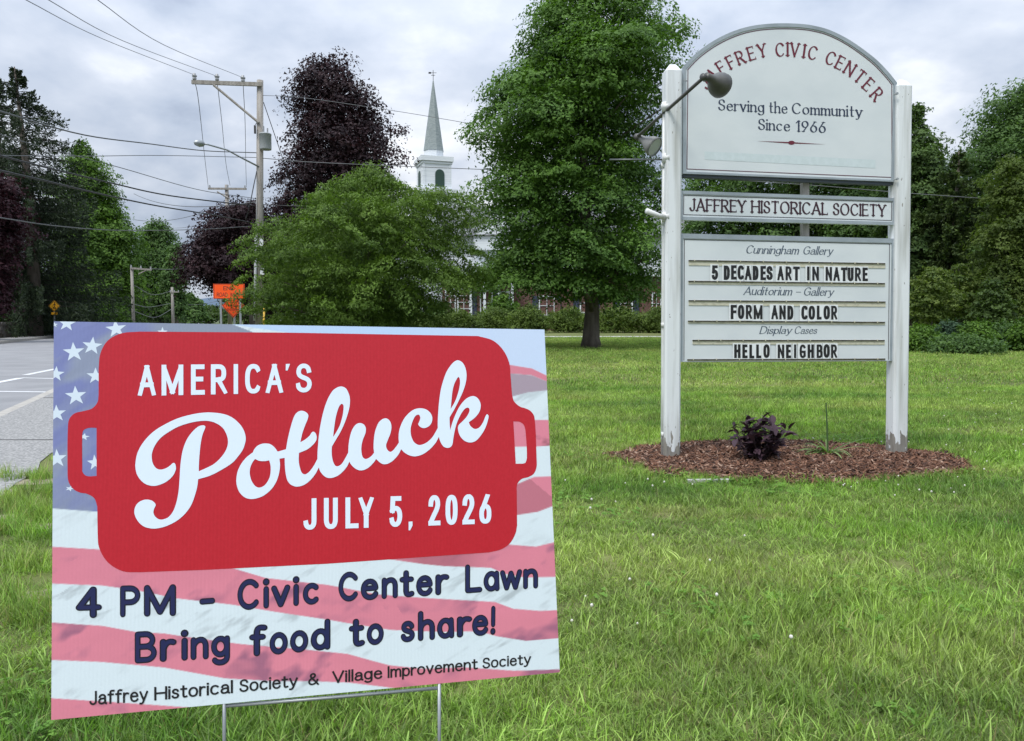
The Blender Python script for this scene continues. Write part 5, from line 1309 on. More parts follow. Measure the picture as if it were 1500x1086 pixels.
def clip_poly(poly, quad):
    out_ = poly; cen = np.mean(quad, 0)
    for i in range(4):
        a, c = np.array(quad[i]), np.array(quad[(i + 1) % 4]); nrm = np.array([-(c - a)[1], (c - a)[0]])
        if nrm @ (cen - a) < 0: nrm = -nrm
        src, out_ = out_, []
        for k in range(len(src)):
            p, q_ = np.array(src[k - 1]), np.array(src[k]); dp, dq = nrm @ (p - a), nrm @ (q_ - a)
            if (dp >= 0) != (dq >= 0): out_.append(tuple(p + (q_ - p) * dp / (dp - dq)))
            if dq >= 0: out_.append(tuple(q_))
        if not out_: return []
    return out_
star_m = mat('star_print', srgb(205, 218, 230), .42)
for x, y, r_, rt, sq in [(108, 516, 16.5, -4, .9), (135, 507, 15.5, 6, .88), (170, 482, 16, -6, .85), (111, 580, 16.5, -4, .9), (82, 548, 13, 4, .9), (140, 551, 14, 0, .9), (83, 606, 14.5, -3, .9), (83.5, 672, 15, -3, .95), (98, 474, 14, 5, .85), (123, 640, 9, 10, .6), (139, 678, 12, -5, 1), (238, 487, 8, 0, 1), (80, 476, 5, 0, .8), (102, 716, 7, 20, .6)]:
    poly = []
    for k in range(10):
        a = R(-90 + k * 36 + rt); rr = r_ if k % 2 == 0 else r_ * .4; poly.append((x + rr * math.cos(a), y + rr * math.sin(a) * sq))
    poly = clip_poly(poly, corner)
    if len(poly) > 2:
        v, f = fill_poly(poly); mb = MB(); mb.add([yp(*p, .0002) for p in v], f); mb.build('star', star_m, yard)
# the red covered pot
pot_m = mat('pot_red_print', srgb(178, 20, 36), .38, noise=(260, srgb(184, 25, 41), .3, .7, 3), spec=.45)
def flutes(m_, strength=.06):
    t = m_.node_tree; g_ = t.nodes.new('ShaderNodeNewGeometry'); vm = t.nodes.new('ShaderNodeVectorMath'); vm.operation = 'DOT_PRODUCT'; ax = (q3[1] - q3[0]).normalized(); vm.inputs[1].default_value = ax
    t.links.new(g_.outputs['Position'], vm.inputs[0]); s_ = t.nodes.new('ShaderNodeMath'); s_.operation = 'SINE'; m2 = t.nodes.new('ShaderNodeMath'); m2.operation = 'MULTIPLY'; m2.inputs[1].default_value = 6.283 / .0043
    t.links.new(vm.outputs['Value'], m2.inputs[0]); t.links.new(m2.outputs[0], s_.inputs[0])
    n_ = t.nodes.new('ShaderNodeTexNoise'); n_.inputs['Scale'].default_value = 9; n_.inputs['Detail'].default_value = 3; t.links.new(g_.outputs['Position'], n_.inputs['Vector'])
    ad = t.nodes.new('ShaderNodeMath'); ad.operation = 'MULTIPLY_ADD'; ad.inputs[1].default_value = 14.0; t.links.new(n_.outputs[0], ad.inputs[0]); t.links.new(s_.outputs[0], ad.inputs[2])
    b_ = t.nodes.new('ShaderNodeBump'); b_.inputs['Strength'].default_value = strength; b_.inputs['Distance'].default_value = .0006; t.links.new(ad.outputs[0], b_.inputs['Height']); t.links.new(b_.outputs[0], t.nodes['Principled BSDF'].inputs['Normal'])
flutes(pot_m, .06); flutes(fm, .05)
pot = [(205, 486, 'c'), (420, 487.5, 'c'), (560, 490, 'c'), (700, 492.5, 'c'), (722, 499), (737, 513), (746, 532), (748, 552), (750, 578, 'c'), (753, 588), (762, 596), (770, 598.5), (778, 603), (783, 612), (786, 670), (786, 684), (782, 694), (774, 699), (764, 702), (757.5, 710), (757, 722), (757.5, 770, 'c'), (755, 782), (747, 796), (734, 805), (716, 809.5, 'c'), (480, 826, 'c'), (300, 835, 'c'), (205, 838.5, 'c'), (180, 837), (158, 824), (145, 802), (143, 780, 'c'), (142.5, 742, 'c'), (138, 730), (127, 723.5), (118, 722), (108, 717), (100.5, 706), (99, 690), (99.5, 625), (102, 613), (110, 605.5), (122, 602.5), (135, 598.5), (143, 589), (144.5, 576, 'c'), (144.5, 540, 'c'), (147, 518), (158, 499), (178, 488.5)]
h1 = [(141.5, 627, 'c'), (141.5, 697.5, 'c'), (127, 697.5), (121, 692), (120.5, 684), (120.5, 640), (122, 631), (130, 627)]
h2_ = [(752, 617.5, 'c'), (762, 618.5), (768, 624), (770.5, 640), (771.8, 670), (769.5, 678), (765, 679.5, 'c'), (755.5, 679.5, 'c')]
v, f = fill_poly(smooth_closed(pot), [smooth_closed(h1), smooth_closed(h2_)]); mb = MB(); mb.add([yp(*p, .0003) for p in v], f); mb.build('pot_print', pot_m, yard)
# script word
ink_w = mat('pale_lettering', srgb(216, 229, 245), .4)
def cr(ox, oy): return lambda p: ((ox + p[0] / 9.375, oy + p[1] / 9.375) + tuple(p[2:]))
def tr_pts(s, ox, oy):
    out_ = []
    for tk in s.split():
        c_ = tk.endswith('c'); a, b_ = tk.rstrip('c').split(','); p = (ox + float(a) / 9.375, oy + float(b_) / 9.375); out_.append(p + (('c',) if c_ else ()))
    return out_
Pw_ = tr_pts("1100,135 1280,155 1400,200 1506,289 1566,379 1593,479 1586,549 1556,639 1496,729 1406,829 1250,929 1100,1004 940,1052c 925,1164 885,1304 840,1414 770,1514 660,1614 520,1689 400,1724 300,1729 190,1699 110,1624 65,1524 75,1434 130,1364 220,1332 300,1344 345,1379 357,1409 340,1444 325,1504 345,1559 395,1599 450,1606 530,1574 595,1494 640,1374 670,1224 685,1044 695,874 715,720 745,600 800,480 880,380 950,325 1000,312 1030,318 1038,340 1000,440 975,560 960,700 950,850 948,944c 1100,875 1180,825 1280,720 1335,620 1350,530 1330,440 1280,350 1190,285 1080,252 950,255 820,280 680,325 540,400 420,490 340,600 305,700 305,780 325,850 370,905 430,920 500,900 560,860 590,833 610,828 628,850 635,900 632,924 600,994 540,1059 460,1109 340,1144 230,1124 150,1064 95,974 77,874 80,820 100,710 150,600 240,480 350,380 500,290 650,220 800,175 950,145", 190, 590)
D, C, E_, F_, G_, H_ = (340, 640), (340, 560), (460, 560), (460, 620), (570, 520), (570, 590)
segs = [(D, "285,215c 300,180 340,130 400,100 460,92 530,105 590,155 625,205c 740,172c"),
 (C, "765,780 795,650 830,530 860,455 900,410 955,393 1010,410 1045,450 1040,500 1000,600 965,700 937,825c 1000,790 1060,740 1100,685 1125,683 1150,710 1162,760 1150,810 1100,870 1030,925"),
 (D, "918,222c 915,330 930,420 955,490 985,515 1015,513 1060,480 1120,400 1172,305c"),
 (C, "1174,950 1182,850 1190,750 1215,580 1255,400 1310,240 1380,120 1440,75 1500,60"),
 (E_, "430,80 470,140 492,220 490,320 465,430 420,560 360,690 300,790 245,885c"),
 (F_, "242,400 250,480 270,550 300,590 335,590 380,560 430,480 470,405c 475,300 490,200 520,100 560,35 600,5 640,0 690,25 712,75 705,140 670,230 650,330 655,420 675,475 710,493 750,480 790,450 825,408c 818,340 820,250 835,130 860,50"),
 (E_, "900,540 960,500 1010,505 1050,550 1063,620 1050,700 1015,790 990,855c"),
 (F_, "992,330 1010,370 1045,395 1080,380 1130,320 1165,270c"),
 (H_, "130,470 140,380 170,290 220,200 300,120 370,85 440,78 510,95 565,140 592,200 585,270 545,325 480,350 430,335 400,300 410,270 428,215 418,175 395,165 360,185 325,250 300,330 295,400 310,480 345,545 400,580 450,578 520,545 590,480 640,400 668,350c 668,250 675,130 685,0"),
 (G_, "710,480 745,350 790,230 850,140 900,90 945,75 1000,100 1040,160 1062,250 1058,350 1030,460 980,580 900,740 830,860c"),
 (H_, "832,290 840,378c 870,270"),
 (G_, "920,800 980,690 1050,610 1110,575 1160,567 1210,590 1245,640 1258,700 1240,780 1180,860 1095,925c"),
 (H_, "1110,310 1150,350 1190,362 1240,340 1290,270 1325,185 1345,160 1365,180 1360,230 1320,350 1260,450 1190,525 1110,548 1030,520 970,450 945,360 955,310 1000,265 1060,200 1095,140 1105,100 1095,75 1070,70 1030,95 980,170 930,280 900,390 880,500 870,570 845,610 800,622 750,605 710,550 683,470c 640,550 560,640 460,710 360,738 280,725 210,685 165,640c"),
 (F_, "1160,430 1090,510 1020,555 960,565 910,545 870,510 852,493c 820,540 750,610 680,645 620,648 560,620 510,570 485,530c 450,600 370,690 290,740 210,755 150,735 90,670 65,608c"),
 (D, "1150,500 1080,590 990,660 890,685 810,660 760,600 735,500 725,400 722,290c 650,302c 658,400 640,520 600,630 530,730 430,810 340,845 250,855 170,830 100,760 65,670 58,590 75,480 120,380 190,290 250,240")]
tl_ = [p for (o_, s_) in segs for p in tr_pts(s_, *o_)]
holes = [tr_pts("315,305c 370,330 440,335 510,325c 528,400 528,490 510,570 470,640 420,685 360,698 310,670 265,600 243,510 248,430 275,360", *D), tr_pts("262,755c 275,640 295,500 320,400 350,325 380,298 402,315 405,370 390,470 355,590 310,680", *E_), tr_pts("845,745c 855,640 870,500 895,400 930,330 955,305 972,340 970,420 945,530 905,640", *G_)]
mb = MB(); v, f = fill_poly(smooth_closed(Pw_)); mb.add([yp(*p, .0006) for p in v], f)
mb.build('script_lettering', ink_w, yard); mb = MB()
v, f = fill_poly(smooth_closed(tl_), [smooth_closed(h_) for h_ in holes]); mb.add([yp(*p, .0006) for p in v], f)
mb.build('script_lettering', ink_w, yard)
z7 = lambda v_: v_ / 3.393 + 60; z8 = lambda v_: v_ / 3.393 + 440
pr = Print(YO, YN, True); tf = lerpf([(202, 535), (458, 532.6)]); bf = lerpf([(202, 580.4), (458, 575)])
for ch_, a, c in (('A', 481, 573), ('M', 600, 708), ('E', 746, 815), ('R', 845, 928), ('I', 958, 980), ('C', 1015, 1091), ('A', 1116, 1205), ('S', 1267, 1346)):
    x0, x1 = z7(a), z7(c); pr.letter(ch_, 'din', x0, x1, bf(x0), bf(x1), tf(x0), tf(x1), .0006)
pr.put([[(z7(1217), 533.5), (z7(1238), 533.3), (z7(1226), 543), (z7(1217), 543)]], lambda p: p, .0006)
tf = lerpf([(444, 730.5), (720, 723.5)]); bf = lerpf([(444, 776.5), (720, 767)])
for ch_, a, c in (('J', 15, 80), ('U', 117, 186), ('L', 224, 289), ('Y', 288, 366), ('5', 442, 506), ('2', 636, 696), ('0', 721, 781), ('2', 805, 866), ('6', 889, 949)):
    x0, x1 = z8(a), z8(c); pr.letter(ch_, 'din', x0, x1, bf(x0), bf(x1), tf(x0), tf(x1), .0006)
pr.put([[(z8(538), 764.5), (z8(557), 764), (z8(557), 770), (z8(545), 777), (z8(538), 777)]], lambda p: p, .0006)
pr.build('letter', ink_w, yard)
# rounded navy lines with a black edge
navy = mat('navy_lettering', srgb(22, 28, 76), .42); dark = mat('black_lettering', srgb(12, 12, 30), .42)
q1 = lambda v_: v_ / 3.331 + 60; q2 = lambda v_: v_ / 3.331 + 440
line1 = [('4', q1(172), q1(292)), ('P', q1(388), q1(485)), ('M', q1(500), q1(662)), ('-', q1(775), q1(848)), ('C', q1(958), q1(1068)), ('i', q1(1086), q1(1112)), ('v', q1(1125), q1(1215)), ('i', q1(1232), q1(1258)), ('c', q1(1278), q1(1360)), ('C', q2(185), q2(285)), ('e', q2(295), q2(380)), ('n', q2(398), q2(475)), ('t', q2(485), q2(555)), ('e', q2(565), q2(645)), ('r', q2(660), q2(725)), ('L', q2(805), q2(886)), ('ä', q2(895), q2(970)), ('w', q2(975), q2(1080)), ('n', q2(1088), q2(1159))]
line2 = [('B', q1(460), q1(565)), ('r', q1(582), q1(660)), ('i', q1(686), q1(716)), ('n', q1(732), q1(818)), ('g', q1(832), q1(922)), ('f', q1(1018), q1(1102)), ('o', q1(1117), q1(1203)), ('o', q1(1217), q1(1303)), ('d', q1(1318), q2(146)), ('t', q2(238), q2(313)), ('o', q2(325), q2(405)), ('s', q2(490), q2(558)), ('h', q2(575), q2(656)), ('ä', q2(668), q2(749)), ('r', q2(765), q2(836)), ('e', q2(838), q2(916)), ('!', q2(926), q2(950))]
for ln, bf, cf in ((line1, lerpf([(112, 905.5), (259, 901.8), (525, 879.6), (787, 861.5)]), lerpf([(112, 45), (259, 45.5), (525, 42.5), (787, 40)])), (line2, lerpf([(198, 971.5), (390, 960), (555, 944), (724, 929)]), lerpf([(198, 45.5), (390, 44.5), (555, 43), (724, 41)]))):
    for ch_, x0, x1 in ln:
        pr = Print(YO, YN)
        pr.word(ch_, 'comic', x0, x1, bf, cf, .0004, 0, extra=.016); pr.word(ch_, 'comic', x0, x1, bf, cf, .0007, 1, extra=-.022)
        pr.mb.build('letter', [dark, navy], yard)
pr = Print(YO, YN, True); bf = lerpf([(131, 1033.2), (235, 1025.5), (778, 972.8)]); cf = lerpf([(131, 20.5), (778, 15.4)])
for w_, a, c in (('Jaffrey', 131, 217), ('Historical', 226, 341.5), ('Society', 350.6, 436.3), ('&', 451, 467.2), ('Village', 486.5, 560), ('Improvement', 567.6, 699.8), ('Society', 706.6, 777.8)): pr.word(w_, 'arial', a, c, bf, cf, .0006)
pr.build('letter', mat('plain_black_lettering', srgb(18, 18, 22), .45), yard)
# wire stake
mb = MB()
for px in (328.5, 643.5):
    a = yp(px, 1010 if px < 400 else 985, -.0023); c = yp(px, 1086, -.0023); d = (c - a).normalized(); end = a + d * ((a.z + .1) / -d.z); mb.tube([a, c, end], .0023, 8)
mb.build('stake_legs', galv, yard, smooth=True)
mb = MB(); mb.tube([yp(328.5, 1034.5, -.0035), yp(486, 1022, -.004), yp(643.5, 1008, -.0035)], .0023, 8); mb.build('stake_rung', galv, yard, smooth=True)
# ---------------------------------------------------------------- mulch bed and its plants
BC = Vector((1.95, 5.27, 0)); BA, BB = 1.27, .74
mulch_m = bpy.data.materials.new('bark_mulch'); mulch_m.use_nodes = True
t = mulch_m.node_tree; oi = t.nodes.new('ShaderNodeObjectInfo'); r1 = t.nodes.new('ShaderNodeValToRGB')
for pos, c in ((0, (.035, .018, .012, 1)), (.5, (.115, .05, .027, 1)), (.85, (.2, .10, .058, 1)), (1, (.34, .24, .18, 1))):
    el = r1.color_ramp.elements.new(pos) if pos not in (0, 1) else r1.color_ramp.elements[0 if pos == 0 else -1]; el.color = c
t.links.new(oi.outputs['Random'], r1.inputs[0]); t.links.new(r1.outputs[0], t.nodes['Principled BSDF'].inputs['Base Color']); t.nodes['Principled BSDF'].inputs['Roughness'].default_value = .9
soil_m = mat('mulch_soil', (.035, .02, .014, 1), .95, noise=(30, (.09, .05, .035), .3, .7, 6), bump=(50, 1.0))
def bed_z(x, y):
    r2 = ((x - BC.x) / BA) ** 2 + ((y - BC.y) / BB) ** 2
    return max(0, 1 - r2) ** .7 * .055 + .004 + .008 * math.sin(x * 9) * math.sin(y * 11)
def bed_edge(a): return 1 + .05 * math.sin(3 * a + 1) + .04 * math.sin(7 * a) + .025 * math.sin(13 * a + 2)
mb = MB(); nr, na = 14, 90; V = []
for i in range(nr + 1):
    for j in range(na):
        a = 2 * math.pi * j / na; rr = i / nr * bed_edge(a); x, y = BC.x + BA * rr * math.cos(a), BC.y + BB * rr * math.sin(a); V.append((x, y, bed_z(x, y)))
mb.add(V, [(i * na + j, i * na + (j + 1) % na, (i + 1) * na + (j + 1) % na, (i + 1) * na + j) for i in range(nr) for j in range(na)])
tag(recalc(mb.build('mulch_bed_soil', soil_m, None, smooth=True)), kind='structure')
def scatter(name, P, rot, scl, protos, kind='stuff', label=None, cat=None):
    col = bpy.data.collections.new(name + '_pieces')
    for o_ in protos:
        for c_ in list(o_.users_collection): c_.objects.unlink(o_)
        col.objects.link(o_)
    n = len(P); me = bpy.data.meshes.new(name); me.vertices.add(n); me.vertices.foreach_set('co', np.asarray(P, np.float32).ravel())
    for nm, ty, arr in (('rot', 'FLOAT_VECTOR', rot), ('scl', 'FLOAT_VECTOR', scl)):
        a = me.attributes.new(nm, ty, 'POINT'); a.data.foreach_set('vector', np.asarray(arr, np.float32).ravel())
    a = me.attributes.new('pick', 'INT', 'POINT'); a.data.foreach_set('value', np.random.default_rng(n).integers(0, len(protos), n).astype(np.int32))
    o_ = bpy.data.objects.new(name, me); COL.objects.link(o_)
    ng = bpy.data.node_groups.new(name + '_nodes', 'GeometryNodeTree'); ng.interface.new_socket('Geometry', in_out='INPUT', socket_type='NodeSocketGeometry'); ng.interface.new_socket('Geometry', in_out='OUTPUT', socket_type='NodeSocketGeometry')
    gi, go = ng.nodes.new('NodeGroupInput'), ng.nodes.new('NodeGroupOutput'); ip_ = ng.nodes.new('GeometryNodeInstanceOnPoints'); ci = ng.nodes.new('GeometryNodeCollectionInfo')
    ci.inputs['Collection'].default_value = col; ci.inputs['Separate Children'].default_value = True; ci.inputs['Reset Children'].default_value = True
    ip_.inputs['Pick Instance'].default_value = True
    def na_(nm, ty): q_ = ng.nodes.new('GeometryNodeInputNamedAttribute'); q_.data_type = ty; q_.inputs['Name'].default_value = nm; return q_.outputs['Attribute']
    e2r = ng.nodes.new('FunctionNodeEulerToRotation'); ng.links.new(na_('rot', 'FLOAT_VECTOR'), e2r.inputs[0]); ng.links.new(e2r.outputs[0], ip_.inputs['Rotation'])
    ng.links.new(na_('scl', 'FLOAT_VECTOR'), ip_.inputs['Scale']); ng.links.new(na_('pick', 'INT'), ip_.inputs['Instance Index'])
    ng.links.new(gi.outputs[0], ip_.inputs['Points']); ng.links.new(ci.outputs[0], ip_.inputs['Instance']); ng.links.new(ip_.outputs[0], go.inputs[0])
    md = o_.modifiers.new('scatter', 'NODES'); md.node_group = ng
    return tag(o_, label, cat, kind=kind)
g = np.random.default_rng(9)
chips = []
for k in range(4):
    mb = MB(); L, W_ = .03 + .012 * k, .008 + .002 * (k % 2)
    mb.add([(-L / 2, -W_ / 2, 0), (L / 2, -W_ / 3, .001), (L / 2 * .9, W_ / 2, .002), (-L / 2 * .8, W_ / 2.5, 0), (-L / 2, -W_ / 2, .004), (L / 2, -W_ / 3, .006), (L / 2 * .9, W_ / 2, .005), (-L / 2 * .8, W_ / 2.5, .004)], [(0, 3, 2, 1), (4, 5, 6, 7), (0, 1, 5, 4), (1, 2, 6, 5), (2, 3, 7, 6), (3, 0, 4, 7)]); chips.append(mb.build('chip', mulch_m))
n = 17000; a = g.uniform(0, 2 * np.pi, n); q_ = np.sqrt(g.random(n)) * np.array([bed_edge(v) for v in a]) * np.where(g.random(n) < .06, g.uniform(1.0, 1.1, n), 1.0); x = BC.x + BA * q_ * np.cos(a); y = BC.y + BB * q_ * np.sin(a)
P = np.stack([x, y, [bed_z(u, v) + .004 for u, v in zip(x, y)]], 1); rot = np.stack([g.normal(0, .4, n), g.normal(0, .35, n), g.uniform(0, 6.28, n)], 1); s = g.uniform(.45, 1.35, n)
scatter('mulch', P, rot, np.stack([s, s, s], 1), chips, label='red brown shredded bark mulch in the bed under the tall sign', cat='mulch')
# pale edging stone showing at the front of the bed
mb = MB()
for i in range(7):
    u = ground(1012 + i * 9, 708 - .1 * i); mb.box((u.x, u.y, .008), (.04, .03, .03), 0, Matrix.Rotation(R(8 * i), 3, 'Z'))
tag(mb.build('edging_stones', mat('pale_edging', (.4, .4, .38, 1), .9)), 'short run of pale edging stones at the front of the mulch', 'edging', kind='stuff')

# dark leafy shrub
dk = leaf_mat('dark_plum_leaf', (.018, .010, .014), (.07, .042, .055), .12, rough=.38, tcol=(1.2, .8, .9))
sc_ = at(1119, 660, 5.0); sb = Vector((sc_.x, 5.02, bed_z(sc_.x, 5.02)))
shr = thing('plum_leaved_shrub', 'small dark purple leaved shrub in the mulch under the tall sign', 'shrub', sb)
def leaf_mesh(name, L, W_, m_, seg=3, curl=.25):
    """a pointed leaf, folded along its midrib, base at the origin, growing along +X"""
    V = []; F_ = []
    for i in range(seg + 1):
        s_ = i / seg; w_ = W_ * math.sin(math.pi * min(max(s_ * .92 + .06, 0), 1)) ** .8 / 2; z = curl * L * (.5 * s_ - s_ * s_); V += [(L * s_, -w_, z + w_ * .35), (L * s_, 0, z), (L * s_, w_, z + w_ * .35)]
    for i in range(seg): k = i * 3; F_ += [(k, k + 3, k + 4, k + 1), (k + 1, k + 4, k + 5, k + 2)]
    me = bpy.data.meshes.new(name); me.from_pydata(V, [], F_); me.materials.append(m_); me.polygons.foreach_set('use_smooth', [True] * len(F_))
    tt = me.attributes.new('tint', 'FLOAT', 'POINT'); tt.data.foreach_set('value', [random.Random(len(V) + int(L * 1e4)).random()] * len(V)); me.update(); return me
lms = [leaf_mesh('leaf', .06 + .010 * k, .03 + .004 * k, dk) for k in range(4)]
for k, me in enumerate(lms): me.attributes['tint'].data.foreach_set('value', [[.1, .45, .8, 1.0][k]] * len(me.vertices))
rr = random.Random(12); stems = MB(); nl = 0
for i in range(34):
    th = rr.uniform(0, 6.283); el = rr.uniform(.12, 1.5); Ls = rr.uniform(.2, .33) * (1.0 if el > .8 else .95)
    pts = []
    for k in range(6):
        s_ = k / 5; e_ = el + .35 * s_ * (1 - el / 1.6); pts.append(Vector((math.cos(th) * math.cos(e_), math.sin(th) * math.cos(e_), math.sin(e_))) * Ls * s_ + sb)
    stems.tube(pts, [.004 * (1 - .7 * k / 5) for k in range(6)], 5)
    for k in range(9):
        s_ = .25 + .75 * k / 8; f = s_ * 5; j = min(int(f), 4); p = pts[j].lerp(pts[j + 1], f - j)
        if nl >= 296: break
        o_ = bpy.data.objects.new('leaf', lms[rr.randrange(4)]); COL.objects.link(o_); o_.parent = shr; o_.location = p - sb
        o_.rotation_euler = (rr.uniform(-.5, .5), -rr.uniform(-.5, 1.0) * (.9 if k < 7 else 1.2), rr.uniform(0, 6.283) if k > 3 else th + rr.uniform(-1.3, 1.3)); s2 = rr.uniform(.75, 1.3); o_.scale = (s2, s2, s2); nl += 1
stems.build('stems', mat('plum_stem', (.04, .025, .025, 1), .7), shr)
# strappy green plant with one tall stalk
strap = leaf_mat('strap_leaf', (.09, .16, .05), (.26, .36, .14), .35)
gp = at(1208, 662, 5.25); gb = Vector((gp.x, 5.2, bed_z(gp.x, 5.2)))
lily = thing('strap_leaved_plant', 'small strappy green plant with one tall stalk right of the purple shrub', 'plant', gb)
def strap_leaf(th, L, rise, droop, w_=.017):
    V = []; F_ = []; n = 9
    for i in range(n):
        s_ = i / (n - 1); x = L * s_; z = rise * s_ - droop * s_ ** 2.4; ww = w_ * (1 - s_ ** 3) / 2 + .0006
        V += [(x * math.cos(th) - ww * math.sin(th), x * math.sin(th) + ww * math.cos(th), z), (x * math.cos(th) + ww * math.sin(th), x * math.sin(th) - ww * math.cos(th), z)]
    F_ = [(2 * i, 2 * i + 1, 2 * i + 3, 2 * i + 2) for i in range(n - 1)]
    me = bpy.data.meshes.new('leaf'); me.from_pydata(V, [], F_); me.materials.append(strap); a_ = me.attributes.new('tint', 'FLOAT', 'POINT'); a_.data.foreach_set('value', [rr.random()] * len(V))
    o_ = bpy.data.objects.new('leaf', me); COL.objects.link(o_); o_.parent = lily
for i in range(26): strap_leaf(rr.uniform(0, 6.283), rr.uniform(.1, .2), rr.uniform(.06, .2), rr.uniform(.08, .2))
for i in range(12): strap_leaf(math.pi + rr.uniform(-.5, .5), rr.uniform(.16, .26), rr.uniform(.06, .12), rr.uniform(.05, .12))
strap_leaf(.15, .42, .22, .12); strap_leaf(-.1, .36, .16, .14)
mb = MB(); tip = at(1210, 590, 5.2) - gb; mb.tube([gb, gb + Vector((tip.x * .4, 0, tip.z * .5)), gb + tip], [.007, .006, .004], 6)
mb.build('stalk', mat('green_stalk', (.05, .10, .025, 1), .6), lily)

# ---------------------------------------------------------------- lawn grass
gm = bpy.data.materials.new('grass_blade'); gm.use_nodes = True; t = gm.node_tree
gg_ = t.nodes.new('ShaderNodeNewGeometry'); oi = t.nodes.new('ShaderNodeObjectInfo'); b = t.nodes['Principled BSDF']; o_n = t.nodes['Material Output']
colr = grass_colour(t, gg_.outputs['Position'], (.08, .18, .028), (.18, .32, .048), (.35, .40, .13), oi.outputs['Random'])
at_ = t.nodes.new('ShaderNodeAttribute'); at_.attribute_name = 'tint'
mx = t.nodes.new('ShaderNodeMixRGB'); mx.blend_type = 'MIX'; t.links.new(math_n('MULTIPLY', at_.outputs['Fac'], 1.0, tree=t, clamp=True), mx.inputs[0]); t.links.new(colr, mx.inputs[1]); mx.inputs[2].default_value = (.34, .30, .14, 1)
av = t.nodes.new('ShaderNodeAttribute'); av.attribute_name = 'val'; hv = t.nodes.new('ShaderNodeHueSaturation'); t.links.new(av.outputs['Fac'], hv.inputs['Value']); t.links.new(mx.outputs[0], hv.inputs['Color']); mx = hv
t.links.new(mx.outputs[0], b.inputs['Base Color']); b.inputs['Roughness'].default_value = .5; b.inputs['Specular IOR Level'].default_value = .3
tl2 = t.nodes.new('ShaderNodeBsdfTranslucent'); mm = t.nodes.new('ShaderNodeMixRGB'); mm.blend_type = 'MULTIPLY'; mm.inputs[0].default_value = 1; mm.inputs[2].default_value = (1.4, 1.6, .7, 1)
t.links.new(mx.outputs[0], mm.inputs[1]); t.links.new(mm.outputs[0], tl2.inputs['Color']); ms = t.nodes.new('ShaderNodeMixShader'); ms.inputs[0].default_value = .35; t.links.new(b.outputs[0], ms.inputs[1]); t.links.new(tl2.outputs[0], ms.inputs[2]); t.links.new(ms.outputs[0], o_n.inputs['Surface'])
def tuft(seed, nb, rad, hmin, hmax, wd_, lean, seg=3, dead=.06):
    r_ = random.Random(seed); V = []; F_ = []; T_ = []; W2 = []
    for i in range(nb):
        a = r_.uniform(0, 6.283); q = rad * math.sqrt(r_.random()); x, y = q * math.cos(a), q * math.sin(a); th = r_.uniform(0, 6.283); H = r_.uniform(hmin, hmax); ln = H * r_.uniform(.1, lean); w_ = wd_ * r_.uniform(.7, 1.3); ph = th + r_.uniform(-.6, .6) + math.pi / 2
        tt = (r_.uniform(.5, .95) if r_.random() < dead else 0.0); k = len(V); vv = r_.uniform(.55, 1.5)
        W2 += [vv] * (2 * seg + 1)
        for j in range(seg + 1):
            s_ = j / seg; ww = w_ * (1 - s_ ** 1.6) / 2 if j < seg else 0; cx_, cy_ = x + math.cos(th) * ln * s_ ** 1.8, y + math.sin(th) * ln * s_ ** 1.8; z = H * (s_ - .18 * (ln / H) * s_ * s_)
            if j < seg: V += [(cx_ - math.cos(ph) * ww, cy_ - math.sin(ph) * ww, z), (cx_ + math.cos(ph) * ww, cy_ + math.sin(ph) * ww, z)]; T_ += [tt, tt]
            else: V.append((cx_, cy_, z)); T_.append(tt)
        for j in range(seg - 1): F_.append((k + 2 * j, k + 2 * j + 1, k + 2 * j + 3, k + 2 * j + 2))
        F_.append((k + 2 * seg - 2, k + 2 * seg - 1, k + 2 * seg))
    me = bpy.data.meshes.new('tuft'); me.from_pydata(V, [], F_); me.materials.append(gm); a_ = me.attributes.new('tint', 'FLOAT', 'POINT'); a_.data.foreach_set('value', T_); a2 = me.attributes.new('val', 'FLOAT', 'POINT'); a2.data.foreach_set('value', W2); me.update()
    o_ = bpy.data.objects.new('tuft', me); COL.objects.link(o_); return o_
def lawn_ok(x, y, margin=1.0):
    inb = ((x - BC.x) / (BA * margin)) ** 2 + ((y - BC.y) / (BB * margin)) ** 2 > .98
    ex = np.interp(y, [e_[1] for e_ in edge], [e_[0] for e_ in edge])
    return inb & (x > ex - .02) & ~((y > 40.5) & (y < 44.6))
def field(name, y0, y1, dens, protos, s0, s1, side=1.4, label=None, thin=None):
    area_ = .72 * (y1 ** 2 - y0 ** 2) + side * (y1 - y0) * 2; n = int(area_ * dens); y = np.sqrt(g.uniform(y0 ** 2, y1 ** 2, n)) if y0 > 1 else g.uniform(y0, y1, n); x = g.uniform(-1, 1, n) * (.72 * y + side)
    k = lawn_ok(x, y); 
    if thin is not None: k &= g.random(n) < thin(x, y)
    x, y = x[k], y[k]; n = len(x)
    hh = 1 + .35 * np.sin(x * 2.3 + 1.3 * np.sin(y * 1.7)) * np.sin(y * 2.9 + x) ; s = g.uniform(s0, s1, n); s = s * 1.0; rz = g.uniform(0, 6.283, n)
    scatter(name, np.stack([x, y, np.zeros(n)], 1), np.stack([g.normal(0, .2, n), g.normal(0, .2, n), rz], 1), np.stack([s, s, s * hh * g.uniform(.75, 1.2, n)], 1), protos, label=label, cat='grass'); return n
near = [tuft(100 + k, 32, .05, .014, .038, .0031, 1.35, 4) for k in range(7)] + [tuft(120 + k, 10, .045, .03, .066, .0044, 1.0, 4, .12) for k in range(2)]
midt = [tuft(200 + k, 30, .09, .022, .05, .0052, .9, 3) for k in range(5)]
fart = [tuft(300 + k, 34, .2, .02, .046, .010, .9, 2) for k in range(4)]
